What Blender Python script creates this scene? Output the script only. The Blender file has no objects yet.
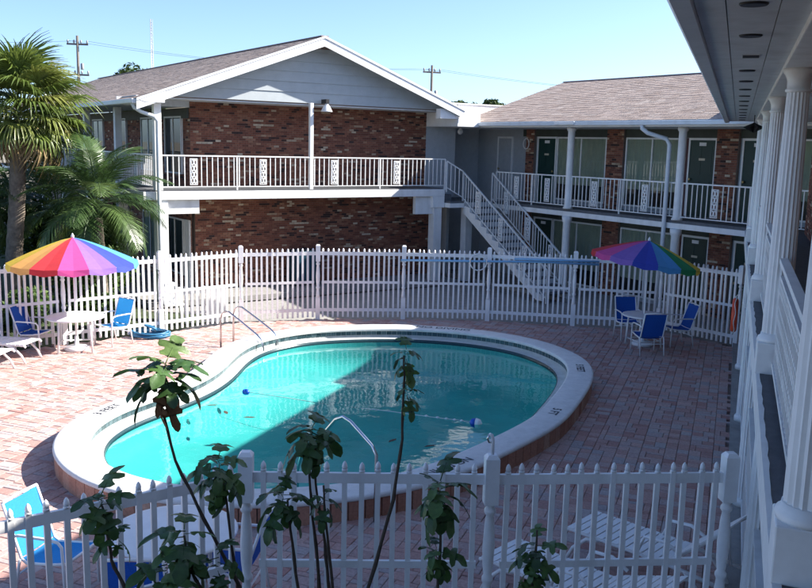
import bpy, math, random
from mathutils import Vector, Matrix, Quaternion, Euler, geometry
rad = math.radians
sc = bpy.context.scene
COL = sc.collection

# ------------------------------------------------------------------ camera
EYE = Vector((0, 0, 4.4))
PITCH, ROLL = rad(9.616), rad(1.388)
fw = Vector((0, math.cos(PITCH), -math.sin(PITCH)))
rt0 = Vector((1, 0, 0)); up0 = rt0.cross(fw)
rt = rt0 * math.cos(ROLL) + up0 * math.sin(ROLL)
up = up0 * math.cos(ROLL) - rt0 * math.sin(ROLL)
cd = bpy.data.cameras.new('camera')
cd.sensor_width = 36; cd.sensor_fit = 'HORIZONTAL'; cd.lens = 882.7 * 36 / 812
cd.clip_start = 0.05; cd.clip_end = 3000
cam = bpy.data.objects.new('camera', cd); COL.objects.link(cam)
m = Matrix.Identity(4)
for i in range(3):
    m[i][0] = rt[i]; m[i][1] = up[i]; m[i][2] = -fw[i]; m[i][3] = EYE[i]
cam.matrix_world = m
sc.camera = cam

# ------------------------------------------------------------------ sky, sun, exposure
TO_SUN = Vector((1.391, 0.303, 1.0)).normalized()
SUN_EL = math.asin(TO_SUN.z)
SUN_AZ = math.atan2(TO_SUN.x, TO_SUN.y)          # clockwise from +Y
w = bpy.data.worlds.new('World'); sc.world = w; w.use_nodes = True
nt = w.node_tree
bg = nt.nodes['Background']
sky = nt.nodes.new('ShaderNodeTexSky'); sky.sky_type = 'NISHITA'; sky.sun_disc = False
sky.sun_elevation = SUN_EL; sky.sun_rotation = SUN_AZ
sky.altitude = 0; sky.air_density = 0.6; sky.dust_density = 1.0; sky.ozone_density = 4.0
nt.links.new(sky.outputs[0], bg.inputs[0]); bg.inputs[1].default_value = 0.105
sd = bpy.data.lights.new('sun', 'SUN'); sd.energy = 5.0; sd.angle = rad(0.53); sd.color = (1.0, 0.95, 0.87)
sun = bpy.data.objects.new('sun', sd); COL.objects.link(sun)
sun.rotation_euler = (-TO_SUN).to_track_quat('-Z', 'Y').to_euler()
sun.location = (30, 10, 40)
vs = sc.view_settings
sc.display_settings.display_device = 'sRGB'
vs.view_transform = 'Standard'; vs.look = 'None'; vs.exposure = 1.5; vs.gamma = 1; vs.use_curve_mapping = False
sc.cycles.max_bounces = 8; sc.cycles.transparent_max_bounces = 16

# ------------------------------------------------------------------ frames of the three buildings
YW, YR = rad(33.157), rad(20.197)
EL = Vector((math.cos(YW), math.sin(YW), 0)); EW = Vector((-math.sin(YW), math.cos(YW), 0))
ER = Vector((math.sin(YR), math.cos(YR), 0)); EO = Vector((math.cos(YR), -math.sin(YR), 0))
L0 = Vector((-6.56, 23.23, 0)); W0 = Vector((4.70, 25.90, 0))
rng = random.Random(7)

# ------------------------------------------------------------------ helpers
def setp(o, label=None, cat=None, group=None, kind=None):
    if label: o['label'] = label
    if cat: o['category'] = cat
    if group: o['group'] = group
    if kind: o['kind'] = kind
    return o

def empty(name, loc=(0, 0, 0), rz=0.0, label=None, cat=None, group=None):
    o = bpy.data.objects.new(name, None); COL.objects.link(o)
    o.empty_display_size = 0.2
    o.location = loc; o.rotation_euler = (0, 0, rz)
    return setp(o, label, cat, group)

def inst(name, mesh, parent=None, loc=(0, 0, 0), rot=(0, 0, 0), scale=(1, 1, 1)):
    o = bpy.data.objects.new(name, mesh); COL.objects.link(o)
    o.parent = parent; o.location = loc; o.rotation_euler = rot; o.scale = scale
    return o

def copy_tree(o, parent=None):
    c = o.copy(); COL.objects.link(c); c.parent = parent
    for ch in list(o.children): copy_tree(ch, c)
    return c

class MB:
    def __init__(s): s.v = []; s.f = []; s.c = []; s.sm = []
    def add(s, vs_, fs, c=0.0, sm=False):
        b = len(s.v); s.v.extend([tuple(p) for p in vs_])
        for f in fs: s.f.append(tuple(b + i for i in f)); s.c.append(c); s.sm.append(sm)
    def box(s, x0, x1, y0, y1, z0, z1, c=0.0):
        s.add([(x0, y0, z0), (x1, y0, z0), (x1, y1, z0), (x0, y1, z0), (x0, y0, z1), (x1, y0, z1), (x1, y1, z1), (x0, y1, z1)],
              [(0, 3, 2, 1), (4, 5, 6, 7), (0, 1, 5, 4), (1, 2, 6, 5), (2, 3, 7, 6), (3, 0, 4, 7)], c)
        return s
    def bar(s, a, b, w_, h_, upv=(0, 0, 1), c=0.0):
        a = Vector(a); b = Vector(b); d = (b - a).normalized(); u = Vector(upv)
        sd_ = d.cross(u)
        if sd_.length < 1e-5: sd_ = d.cross(Vector((0, 1, 0)))
        sd_.normalize(); u = sd_.cross(d)
        P = []
        for p in (a, b):
            for i, j in ((-1, -1), (1, -1), (1, 1), (-1, 1)):
                P.append(p + sd_ * (i * w_ / 2) + u * (j * h_ / 2))
        s.add(P, [(0, 1, 2, 3), (7, 6, 5, 4), (0, 4, 5, 1), (1, 5, 6, 2), (2, 6, 7, 3), (3, 7, 4, 0)], c)
        return s
    def tube(s, pts, r, n=8, c=0.0, cap=True):
        pts = [Vector(p) for p in pts]; k = len(pts)
        rs = r if isinstance(r, (list, tuple)) else [r] * k
        P = []; ref = None
        for i, p in enumerate(pts):
            d = (pts[min(i + 1, k - 1)] - pts[max(i - 1, 0)]).normalized()
            if ref is None:
                ref = d.orthogonal().normalized()
            ref = (ref - d * ref.dot(d)).normalized(); bi = d.cross(ref)
            for j in range(n):
                a = 2 * math.pi * j / n
                P.append(p + (ref * math.cos(a) + bi * math.sin(a)) * rs[i])
        F = [(i * n + j, i * n + (j + 1) % n, (i + 1) * n + (j + 1) % n, (i + 1) * n + j) for i in range(k - 1) for j in range(n)]
        s.add(P, F, c, True)
        if cap:
            b = len(s.v) - k * n
            s.f.append(tuple(b + j for j in reversed(range(n)))); s.c.append(c); s.sm.append(False)
            s.f.append(tuple(b + (k - 1) * n + j for j in range(n))); s.c.append(c); s.sm.append(False)
        return s
    def lathe(s, prof, n=16, cx=0, cy=0, c=0.0, flute=0.0, sm=True):
        P = []
        for r, z in prof:
            for j in range(n):
                a = 2 * math.pi * j / n
                q = r * (1 - flute) if (flute and j % 2) else r
                P.append((cx + q * math.cos(a), cy + q * math.sin(a), z))
        k = len(prof)
        F = [(i * n + j, i * n + (j + 1) % n, (i + 1) * n + (j + 1) % n, (i + 1) * n + j) for i in range(k - 1) for j in range(n)]
        s.add(P, F, c, sm and not flute)
        b = len(s.v) - k * n
        s.f.append(tuple(b + j for j in reversed(range(n)))); s.c.append(c); s.sm.append(False)
        s.f.append(tuple(b + (k - 1) * n + j for j in range(n))); s.c.append(c); s.sm.append(False)
        return s
    def prism(s, poly, y0, y1, c=0.0):
        # polygon in (x,z), extruded along y
        n = len(poly)
        P = [(x, y0, z) for x, z in poly] + [(x, y1, z) for x, z in poly]
        F = [tuple(range(n)), tuple(reversed(range(n, 2 * n)))] + [(i, n + i, n + (i + 1) % n, (i + 1) % n) for i in range(n)]
        s.add(P, F, c); return s
    def mesh(s, name, mat=None):
        me = bpy.data.meshes.new(name)
        me.from_pydata(s.v, [], s.f); 
        if any(s.c):
            at = me.attributes.new('rnd', 'FLOAT', 'FACE'); at.data.foreach_set('value', s.c)
        if any(s.sm): me.polygons.foreach_set('use_smooth', s.sm)
        if mat: me.materials.append(mat)
        me.update(); return me
    def build(s, name, mat, parent=None, kind=None, bevel=0.0, loc=None):
        o = inst(name, s.mesh(name, mat), parent)
        if loc: o.location = loc
        if kind: o['kind'] = kind
        if bevel:
            b = o.modifiers.new('bevel', 'BEVEL'); b.width = bevel; b.segments = 2; b.limit_method = 'ANGLE'
        return o

# ------------------------------------------------------------------ materials
def new_mat(name):
    mt = bpy.data.materials.new(name); mt.use_nodes = True
    return mt, mt.node_tree, mt.node_tree.nodes['Principled BSDF']

def M(name, colour, rough=0.6, metal=0.0, ns=6.0, na=0.12, bump=0.0, bs=60.0, spec=0.4, stain=0.0, transl=None):
    mt, t, b = new_mat(name); N = t.nodes; K = t.links
    tc = N.new('ShaderNodeTexCoord')
    nz = N.new('ShaderNodeTexNoise'); nz.inputs['Scale'].default_value = ns; nz.inputs['Detail'].default_value = 6; nz.inputs['Roughness'].default_value = 0.65
    K.new(tc.outputs['Object'], nz.inputs['Vector'])
    mp = N.new('ShaderNodeMapRange'); mp.inputs['From Min'].default_value = 0.3; mp.inputs['From Max'].default_value = 0.7
    mp.inputs['To Min'].default_value = 1 - na; mp.inputs['To Max'].default_value = 1 + na * 0.5
    K.new(nz.outputs[0], mp.inputs['Value'])
    mx = N.new('ShaderNodeVectorMath'); mx.operation = 'SCALE'
    mx.inputs[0].default_value = colour; K.new(mp.outputs[0], mx.inputs['Scale'])
    src = mx.outputs[0]
    if stain:
        n2 = N.new('ShaderNodeTexNoise'); n2.inputs['Scale'].default_value = 1.3; n2.inputs['Detail'].default_value = 8
        sp = N.new('ShaderNodeMapping'); sp.inputs['Scale'].default_value = (3, 3, 0.5)
        K.new(tc.outputs['Object'], sp.inputs['Vector']); K.new(sp.outputs[0], n2.inputs['Vector'])
        r2 = N.new('ShaderNodeMapRange'); r2.inputs['From Min'].default_value = 0.5; r2.inputs['From Max'].default_value = 0.75
        r2.inputs['To Min'].default_value = 0; r2.inputs['To Max'].default_value = stain
        K.new(n2.outputs[0], r2.inputs['Value'])
        mm = N.new('ShaderNodeMix'); mm.data_type = 'RGBA'
        K.new(r2.outputs[0], mm.inputs['Factor']); K.new(src, mm.inputs['A'])
        mm.inputs['B'].default_value = (colour[0] * .45, colour[1] * .43, colour[2] * .38, 1)
        src = mm.outputs['Result']
    K.new(src, b.inputs['Base Color'])
    b.inputs['Roughness'].default_value = rough; b.inputs['Metallic'].default_value = metal
    b.inputs['Specular IOR Level'].default_value = spec
    if bump:
        n3 = N.new('ShaderNodeTexNoise'); n3.inputs['Scale'].default_value = bs; n3.inputs['Detail'].default_value = 4
        K.new(tc.outputs['Object'], n3.inputs['Vector'])
        bp = N.new('ShaderNodeBump'); bp.inputs['Strength'].default_value = bump; bp.inputs['Distance'].default_value = 0.02
        K.new(n3.outputs[0], bp.inputs['Height']); K.new(bp.outputs[0], b.inputs['Normal'])
    if transl:
        tr = N.new('ShaderNodeBsdfTranslucent'); K.new(src, tr.inputs[0])
        ms = N.new('ShaderNodeMixShader'); ms.inputs[0].default_value = transl
        K.new(b.outputs[0], ms.inputs[1]); K.new(tr.outputs[0], ms.inputs[2])
        K.new(ms.outputs[0], N['Material Output'].inputs[0])
    return mt

def MR(name, stops, rough=0.85, source='attr', ns=25.0, na=0.25, bump=0.25, bs=120.0, constant=False, transl=None, spec=0.3):
    """colour of each piece from a ramp, picked per face (attr) or per object"""
    mt, t, b = new_mat(name); N = t.nodes; K = t.links
    if source == 'attr':
        a = N.new('ShaderNodeAttribute'); a.attribute_name = 'rnd'; out = a.outputs['Fac']
    else:
        a = N.new('ShaderNodeObjectInfo'); out = a.outputs['Random']
    cr = N.new('ShaderNodeValToRGB'); el = cr.color_ramp.elements
    while len(el) > 1: el.remove(el[-1])
    if constant: cr.color_ramp.interpolation = 'CONSTANT'
    for i, (p, c) in enumerate(stops):
        e = el[0] if i == 0 else el.new(p)
        e.position = p; e.color = (*c, 1)
    K.new(out, cr.inputs[0])
    tc = N.new('ShaderNodeTexCoord'); nz = N.new('ShaderNodeTexNoise'); nz.inputs['Scale'].default_value = ns; nz.inputs['Detail'].default_value = 6
    gp = N.new('ShaderNodeNewGeometry'); K.new(gp.outputs['Position'], nz.inputs['Vector'])
    mp = N.new('ShaderNodeMapRange'); mp.inputs['From Min'].default_value = 0.25; mp.inputs['From Max'].default_value = 0.75
    mp.inputs['To Min'].default_value = 1 - na; mp.inputs['To Max'].default_value = 1 + na
    K.new(nz.outputs[0], mp.inputs['Value'])
    mx = N.new('ShaderNodeVectorMath'); mx.operation = 'SCALE'
    K.new(cr.outputs[0], mx.inputs[0]); K.new(mp.outputs[0], mx.inputs['Scale'])
    K.new(mx.outputs[0], b.inputs['Base Color']); b.inputs['Roughness'].default_value = rough
    b.inputs['Specular IOR Level'].default_value = spec
    if bump:
        n3 = N.new('ShaderNodeTexNoise'); n3.inputs['Scale'].default_value = bs
        K.new(gp.outputs['Position'], n3.inputs['Vector'])
        bp = N.new('ShaderNodeBump'); bp.inputs['Strength'].default_value = bump; bp.inputs['Distance'].default_value = 0.01
        K.new(n3.outputs[0], bp.inputs['Height']); K.new(bp.outputs[0], b.inputs['Normal'])
    if transl:
        tr = N.new('ShaderNodeBsdfTranslucent'); K.new(mx.outputs[0], tr.inputs[0])
        ms = N.new('ShaderNodeMixShader'); ms.inputs[0].default_value = transl
        K.new(b.outputs[0], ms.inputs[1]); K.new(tr.outputs[0], ms.inputs[2])
        K.new(ms.outputs[0], N['Material Output'].inputs[0])
    return mt

PAVE = [(0.0, (.37, .20, .175)), (.2, (.46, .29, .255)), (.4, (.41, .32, .305)), (.58, (.50, .335, .295)), (.75, (.39, .225, .195)), (.9, (.44, .37, .355)), (1.0, (.35, .30, .30))]
BRICK = [(0.0, (.040, .030, .030)), (.07, (.135, .056, .040)), (.25, (.215, .084, .055)), (.5, (.275, .115, .073)), (.7, (.175, .068, .048)), (.86, (.33, .165, .105)), (.915, (.38, .22, .14)), (.93, (.40, .29, .20)), (1.0, (.58, .49, .37))]
SHING = [(0.0, (.30, .235, .205)), (.3, (.37, .295, .26)), (.6, (.41, .335, .30)), (.85, (.35, .285, .255)), (1.0, (.45, .38, .34))]
m_white = M('white_paint', (.80, .80, .79), .5, ns=4, na=.10, stain=.28, bump=.10, bs=18)
m_vinyl = M('white_vinyl', (.82, .82, .83), .4, ns=5, na=.10, stain=.28, bump=.03, bs=30)
m_rail = M('white_metal_paint', (.78, .78, .77), .4, ns=9, na=.1, stain=.12)
m_trim = M('painted_fascia', (.76, .77, .77), .5, ns=4, na=.08, stain=.14)
m_gutter = M('aluminium_gutter', (.66, .70, .73), .35, ns=5, na=.08, stain=.2)
m_siding = M('grey_blue_siding', (.38, .415, .43), .6, ns=4, na=.08, bump=.05, bs=14)
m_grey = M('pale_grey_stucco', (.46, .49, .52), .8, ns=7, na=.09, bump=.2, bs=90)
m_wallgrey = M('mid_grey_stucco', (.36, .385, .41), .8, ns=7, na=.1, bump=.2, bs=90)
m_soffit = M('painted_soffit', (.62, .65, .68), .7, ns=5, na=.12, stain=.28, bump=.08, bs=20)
m_floor = M('grey_deck_coating', (.115, .12, .13), .7, ns=10, na=.25, bump=.2, bs=80)
m_conc = M('concrete', (.30, .29, .275), .85, ns=4, na=.2, bump=.2, bs=50, stain=.25)
m_mortar = M('mortar', (.22, .17, .145), .9, ns=20, na=.2)
m_brick = MR('brick_faces', BRICK, .85, ns=40, na=.25)
m_shing = MR('asphalt_shingle', SHING, .95, ns=60, na=.35, bump=.5, bs=300)
m_pave = MR('paver_faces', PAVE, .85, 'attr', ns=30, na=.22)
m_pave_o = MR('paver_piece', PAVE, .85, 'obj', ns=30, na=.22)
m_sand = M('joint_sand', (.30, .23, .20), .95, ns=30, na=.3)
m_skirt = MR('terracotta_skirt', [(0, (.34, .15, .10)), (.35, (.46, .24, .17)), (.7, (.40, .19, .13)), (1, (.52, .33, .25))], .8, 'obj', ns=30, na=.2)
m_coping = M('coping_plaster', (.72, .71, .69), .75, ns=9, na=.12, bump=.25, bs=140, stain=.14)
m_tile = MR('pool_tile', [(0, (.025, .055, .065)), (.5, (.045, .085, .10)), (1, (.08, .13, .145))], .2, ns=30, na=.2, bump=0, spec=.5)
m_ledge = M('pool_ledge_plaster', (.50, .53, .51), .7, ns=7, na=.2, bump=.1, stain=.3)
m_shell = M('pool_shell_plaster', (.30, .66, .62), .7, ns=1.5, na=.12, bump=.1)
m_chrome = M('stainless_tube', (.62, .63, .64), .18, 1.0, ns=10, na=.1)
m_sling = M('blue_sling_fabric', (.012, .10, .46), .7, ns=60, na=.18, transl=.25)
m_sling_sunlit = M('sunlit_sling_fabric', (.02, .27, .66), .7, ns=60, na=.15, transl=.3)  # lighter copy of the blue sling, with sun through the cloth painted in
m_plastic = M('white_resin', (.80, .80, .80), .4, ns=6, na=.06, stain=.1)
m_green_door = M('dark_green_door', (.010, .040, .034), .4, ns=5, na=.15)
m_dark = M('dark_transom', (.05, .06, .05), .6, ns=4, na=.2)
m_maroon = M('maroon_panel', (.06, .015, .02), .5)
m_curtain = M('curtain_fabric', (.42, .46, .38), .9, ns=4, na=.1, transl=.15)
m_plate = M('cream_plate', (.55, .50, .38), .5)
m_brass = M('brass_knob', (.55, .42, .2), .3, 1.0)
m_black = M('black_fixture', (.02, .02, .022), .5)
m_wood = M('weathered_pole_wood', (.15, .13, .115), .9, ns=20, na=.3)
m_galv = M('galvanised_mast', (.35, .36, .37), .5, .6)
m_orange = M('orange_ring', (.62, .075, .03), .5, ns=8, na=.12)
m_rope = M('white_rope', (.7, .7, .68), .8)
m_bluepl = M('blue_plastic', (.01, .09, .50), .35)
m_hose = M('blue_hose', (.03, .16, .30), .4, ns=14, na=.15)
m_polelb = M('pale_blue_pole', (.20, .42, .66), .35)
m_teal = M('teal_cabinet_paint', (.012, .055, .085), .4, ns=4, na=.1)
m_text = M('black_mosaic', (.03, .035, .05), .5)
m_lawn = M('lawn_soil', (.055, .075, .03), .95, ns=3, na=.5, bump=.4, bs=30)
m_bed = M('mulch', (.045, .035, .025), .95, ns=12, na=.5, bump=.5, bs=40)
m_ground = M('sandy_ground', (.20, .18, .14), .95, ns=.4, na=.3)
m_trunk = M('palm_trunk_bark', (.20, .165, .13), .9, ns=9, na=.4, bump=.6, bs=25)
m_bark = M('thin_stem_bark', (.075, .055, .04), .85, ns=30, na=.3)
m_fig = MR('fig_leaf', [(0, (.032, .075, .020)), (.5, (.052, .115, .028)), (.85, (.080, .155, .038)), (1, (.12, .18, .05))], .42, 'obj', ns=25, na=.25, bump=.15, bs=60, transl=.25, spec=.5)
m_figdry = M('dry_fig_leaf', (.21, .10, .045), .8, ns=20, na=.35, transl=.2)
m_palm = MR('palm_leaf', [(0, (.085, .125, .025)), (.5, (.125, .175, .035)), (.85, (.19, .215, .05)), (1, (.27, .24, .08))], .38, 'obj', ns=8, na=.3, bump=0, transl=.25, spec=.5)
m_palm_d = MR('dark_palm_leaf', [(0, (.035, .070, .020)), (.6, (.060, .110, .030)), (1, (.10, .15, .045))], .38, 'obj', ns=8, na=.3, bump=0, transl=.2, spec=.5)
m_palm_dry = M('dry_palm_leaf', (.24, .17, .08), .8, ns=10, na=.3)
m_bush = MR('shrub_leaf', [(0, (.035, .075, .018)), (.5, (.06, .115, .025)), (1, (.10, .16, .035))], .55, 'attr', ns=10, na=.25, bump=0, transl=.25)
m_tree = MR('tree_leaf', [(0, (.028, .055, .016)), (.5, (.05, .085, .022)), (1, (.085, .125, .035))], .6, 'attr', ns=2, na=.25, bump=0, transl=.2)

# glass: a thin reflecting sheet that lets the curtain show through
def make_glass():
    mt, t, b = new_mat('window_glass'); N = t.nodes; K = t.links
    fr = N.new('ShaderNodeFresnel'); fr.inputs[0].default_value = 1.5
    tp = N.new('ShaderNodeBsdfTransparent'); tp.inputs[0].default_value = (.82, .86, .84, 1)
    gl = N.new('ShaderNodeBsdfGlossy'); gl.inputs['Roughness'].default_value = .02
    ms = N.new('ShaderNodeMixShader'); K.new(fr.outputs[0], ms.inputs[0]); K.new(tp.outputs[0], ms.inputs[1]); K.new(gl.outputs[0], ms.inputs[2])
    K.new(ms.outputs[0], N['Material Output'].inputs[0]); return mt
m_glass = make_glass()

def make_water():
    mt, t, b = new_mat('pool_water'); N = t.nodes; K = t.links
    gp = N.new('ShaderNodeNewGeometry')
    def noise(scale, det, mul):
        mpn = N.new('ShaderNodeMapping'); mpn.inputs['Scale'].default_value = mul
        K.new(gp.outputs['Position'], mpn.inputs['Vector'])
        n = N.new('ShaderNodeTexNoise'); n.inputs['Scale'].default_value = scale; n.inputs['Detail'].default_value = det
        K.new(mpn.outputs[0], n.inputs['Vector']); return n.outputs[0]
    a = noise(2.2, 2, (1, 1.0, 1)); c = noise(9, 2, (1, .8, 1))
    ad = N.new('ShaderNodeMath'); ad.operation = 'MULTIPLY_ADD'; ad.inputs[1].default_value = .22
    K.new(c, ad.inputs[0]); K.new(a, ad.inputs[2])
    bp = N.new('ShaderNodeBump'); bp.inputs['Strength'].default_value = .075; bp.inputs['Distance'].default_value = .06
    K.new(ad.outputs[0], bp.inputs['Height'])
    lw = N.new('ShaderNodeLayerWeight'); lw.inputs['Blend'].default_value = .5; K.new(bp.outputs[0], lw.inputs['Normal'])
    pw = N.new('ShaderNodeMath'); pw.operation = 'POWER'; pw.inputs[1].default_value = 5; K.new(lw.outputs['Facing'], pw.inputs[0])
    fr = N.new('ShaderNodeMath'); fr.operation = 'MULTIPLY_ADD'; fr.inputs[1].default_value = .98; fr.inputs[2].default_value = .02; K.new(pw.outputs[0], fr.inputs[0])
    tp = N.new('ShaderNodeBsdfTransparent'); tp.inputs[0].default_value = (.34, .72, .725, 1)
    gl = N.new('ShaderNodeBsdfGlossy'); gl.inputs['Roughness'].default_value = .01; K.new(bp.outputs[0], gl.inputs['Normal'])
    ms = N.new('ShaderNodeMixShader'); K.new(fr.outputs[0], ms.inputs[0]); K.new(tp.outputs[0], ms.inputs[1]); K.new(gl.outputs[0], ms.inputs[2])
    K.new(ms.outputs[0], N['Material Output'].inputs[0]); return mt
m_water = make_water()

# ================================================================== SETTING
# pool outline (inner edge of the coping)
INNER = [(-4.37,11.71),(-4.44,12.10),(-4.41,12.57),(-4.27,13.10),(-3.95,13.75),(-3.62,14.46),(-3.41,15.2),(-3.33,15.94),(-3.29,16.95),(-3.12,17.8),(-2.77,18.42),(-2.3,18.9),(-1.6,19.27),(-.32,19.55),(.78,19.46),(1.7,19.12),(2.5,18.5),(2.95,17.7),(3.15,16.95),(3.12,16.2),(2.89,15.31),(2.40,14.0),(2.05,13.2),(1.59,12.49),(.99,11.69),(.56,11.17),(.12,10.72),(-.48,10.34),(-1.22,10.08),(-1.8,9.99),(-2.54,10.03),(-3.10,10.2),(-3.52,10.45),(-3.87,10.78),(-4.12,11.12),(-4.28,11.42)]
def smooth_closed(P, n, it=3):
    out = []
    k = len(P)
    for i in range(k):
        p0, p1, p2, p3 = [Vector(P[(i + d) % k]) for d in (-1, 0, 1, 2)]
        for j in range(8):
            t = j / 8
            out.append(.5 * ((2 * p1) + (-p0 + p2) * t + (2 * p0 - 5 * p1 + 4 * p2 - p3) * t * t + (-p0 + 3 * p1 - 3 * p2 + p3) * t ** 3))
    # resample evenly
    L = [0]
    for i in range(len(out)): L.append(L[-1] + (out[(i + 1) % len(out)] - out[i]).length)
    res = []; j = 0
    for i in range(n):
        s_ = L[-1] * i / n
        while L[j + 1] < s_: j += 1
        t = (s_ - L[j]) / (L[j + 1] - L[j]); res.append(out[j].lerp(out[(j + 1) % len(out)], t))
    for _ in range(it):
        res = [(res[i - 1] + 2 * res[i] + res[(i + 1) % n]) / 4 for i in range(n)]
    return res, L[-1]
NP = 176
IN, PERIM = smooth_closed(INNER, NP, 8)
NRM = []
for i in range(NP):
    d = (IN[(i + 1) % NP] - IN[i - 1]).normalized(); NRM.append(Vector((-d.y, d.x)))   # clockwise outline: left normal points outwards
area = sum(IN[i].x * IN[(i + 1) % NP].y - IN[(i + 1) % NP].x * IN[i].y for i in range(NP))
if area > 0: NRM = [-q for q in NRM]
def off(t): return [IN[i] + NRM[i] * t for i in range(NP)]
def inside(p, poly):
    r = False; n = len(poly); x, y = p[0], p[1]; j = n - 1
    for i in range(n):
        xi, yi = poly[i][0], poly[i][1]; xj, yj = poly[j][0], poly[j][1]
        if (yi > y) != (yj > y) and x < (xj - xi) * (y - yi) / (yj - yi) + xi: r = not r
        j = i
    return r

def sheet_with_hole(name, outer, hole, z, mat, kind='structure'):
    polys = [[Vector((x, y, 0)) for x, y in outer], [Vector((p.x, p.y, 0)) for p in hole]]
    tris = geometry.tessellate_polygon(polys)
    flat = [p for q in polys for p in q]
    me = bpy.data.meshes.new(name); me.from_pydata([(p.x, p.y, z) for p in flat], [], [tuple(t) for t in tris])
    me.materials.append(mat); me.update()
    return setp(inst(name, me), kind=kind)

HOLE = off(.22)
sheet_with_hole('ground', [(-900, -200), (900, -200), (900, 1600), (-900, 1600)], HOLE, -.09, m_ground)
FENCE_FAR = [(-12.25, 14.40), (-10.60, 15.75), (-8.95, 17.10), (-7.28, 18.45), (-5.60, 19.83), (-4.03, 21.25), (-2.22, 21.90), (-.07, 22.14), (2.09, 22.16), (4.20, 21.80), (6.28, 21.50), (7.58, 19.78)]
def RB(s_, lat, z=0.0): return ER * s_ + EO * lat + Vector((0, 0, z))
DECK = [(x, y) for x, y in FENCE_FAR] + [tuple(RB(18.0, .22)[:2]), tuple(RB(6.3, .22)[:2]), (-1.25, 5.9), (-4.6, 3.6), (-14, 4.5), (-14, 12.9)]
deck = sheet_with_hole('pool_deck', DECK, HOLE, -.045, m_sand)

# brick pavers: rows run with the colonnade
def project(p):
    d = Vector(p) - EYE; z = d.dot(fw)
    if z < .1: return None
    return (406 + 882.7 * d.dot(rt) / z, 294 - 882.7 * d.dot(up) / z, z)
OUT_CUT = off(.24)
pav = []
PR = random.Random(3)
un = .084; g = .0055
# a cell is 4 units across and 3 along; pieces are (across, along, width across, length along) in units
CELLS = [[(0, 0, 2, 2), (0, 2, 2, 1), (2, 0, 2, 1), (2, 1, 2, 2)], [(0, 0, 2, 3), (2, 0, 2, 1), (2, 1, 2, 2)], [(0, 0, 2, 1), (0, 1, 2, 2), (2, 0, 2, 3)],
         [(0, 0, 3, 2), (0, 2, 3, 1), (3, 0, 1, 2), (3, 2, 1, 1)], [(0, 0, 1, 3), (1, 0, 3, 2), (1, 2, 3, 1)], [(0, 0, 2, 2), (2, 0, 2, 2), (0, 2, 4, 1)], [(0, 0, 4, 1), (0, 1, 2, 2), (2, 1, 2, 2)]]
for i in range(-47, 2):
    la0 = i * un * 4; s0 = 2.5 - PR.random() * .31
    while s0 < 25:
        for (pa, ps, wa, ls_) in PR.choice(CELLS):
            c = RB(s0 + (ps + ls_ / 2) * un, la0 + (pa + wa / 2) * un)
            if not inside(c, DECK) or inside(c, OUT_CUT): continue
            q = project(c)
            if q is None or q[0] < -90 or q[0] > 800 or q[1] > 680: continue
            vis = (0 <= q[0] <= 735 and q[1] < 586)
            pav.append((q[2] if vis else 1e3 + q[2], c, (ls_, wa)))
        s0 += 3 * un
pav.sort(key=lambda a: a[0] / math.sqrt(a[2][0] * a[2][1]))
def paver_box(mb, sz, c=0.0, M_=None, h=.045):
    hx, hy = (sz[0] * un - g) / 2, (sz[1] * un - g) / 2; b_ = .006
    P = [(-hx, -hy, -h), (hx, -hy, -h), (hx, hy, -h), (-hx, hy, -h), (-hx, -hy, -b_), (hx, -hy, -b_), (hx, hy, -b_), (-hx, hy, -b_), (-hx + b_, -hy + b_, 0), (hx - b_, -hy + b_, 0), (hx - b_, hy - b_, 0), (-hx + b_, hy - b_, 0)]
    F = [(8, 9, 10, 11)] + [(i, (i + 1) % 4, 4 + (i + 1) % 4, 4 + i) for i in range(4)] + [(4 + i, 4 + (i + 1) % 4, 8 + (i + 1) % 4, 8 + i) for i in range(4)]
    if M_: P = [M_ @ Vector(p) for p in P]
    mb.add(P, F, c)
pm = {}
rest = MB()
ang = math.atan2(ER.y, ER.x)
for k, (d_, c, sz) in enumerate(pav):
    tilt = (PR.uniform(-.010, .010), PR.uniform(-.010, .010), ang + PR.uniform(-.012, .012))
    zz = PR.uniform(-.005, .003)
    if k < 300:
        if sz not in pm:
            b = MB(); paver_box(b, sz); pm[sz] = b.mesh('paver', m_pave_o)
        inst('paver', pm[sz], deck, (c.x, c.y, zz), tilt)
    else:
        paver_box(rest, sz, PR.uniform(.001, 1), Matrix.Translation((c.x, c.y, zz)) @ Euler(tilt).to_matrix().to_4x4())
rest.build('paver_field', m_pave, deck, kind='stuff')

# lawn and concrete beyond the fence, planting bed before the near fence
def flat(name, poly, z, mat, thick=0.0):
    b = MB(); n = len(poly)
    P = [(x, y, z) for x, y in poly]; F = [tuple(range(n))]
    if thick:
        P += [(x, y, z - thick) for x, y in poly]; F += [(i, (i + 1) % n, n + (i + 1) % n, n + i) for i in range(n)]
    b.add(P, F); return setp(b.build(name, mat), kind='structure')
def LB(u, w_, z=0.0): return L0 + EL * u + EW * w_ + Vector((0, 0, z))
def WB(u, w_, z=0.0): return W0 - EW * u + EL * w_ + Vector((0, 0, z))
fc = [(x, y) for x, y in FENCE_FAR]
flat('lawn', [(-40, 8), (-14.2, 12.95)] + fc[:5] + [tuple(LB(1.2, -2.1)[:2]), tuple(LB(-.5, -.5)[:2]), tuple(LB(-.6, 26)[:2]), (-60, 50)], -.05, m_lawn)
flat('walkway', [fc[4], fc[5], fc[6], fc[7], fc[8], fc[9], fc[10], (7.75, 19.9), (9.2, 21.0), tuple(WB(4, -.35)[:2]), tuple(WB(-3.5, -.35)[:2]), tuple(LB(9.9, -.35)[:2]), tuple(LB(-.5, -.35)[:2]), tuple(LB(1.2, -2.1)[:2])], -.04, m_conc)
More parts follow.
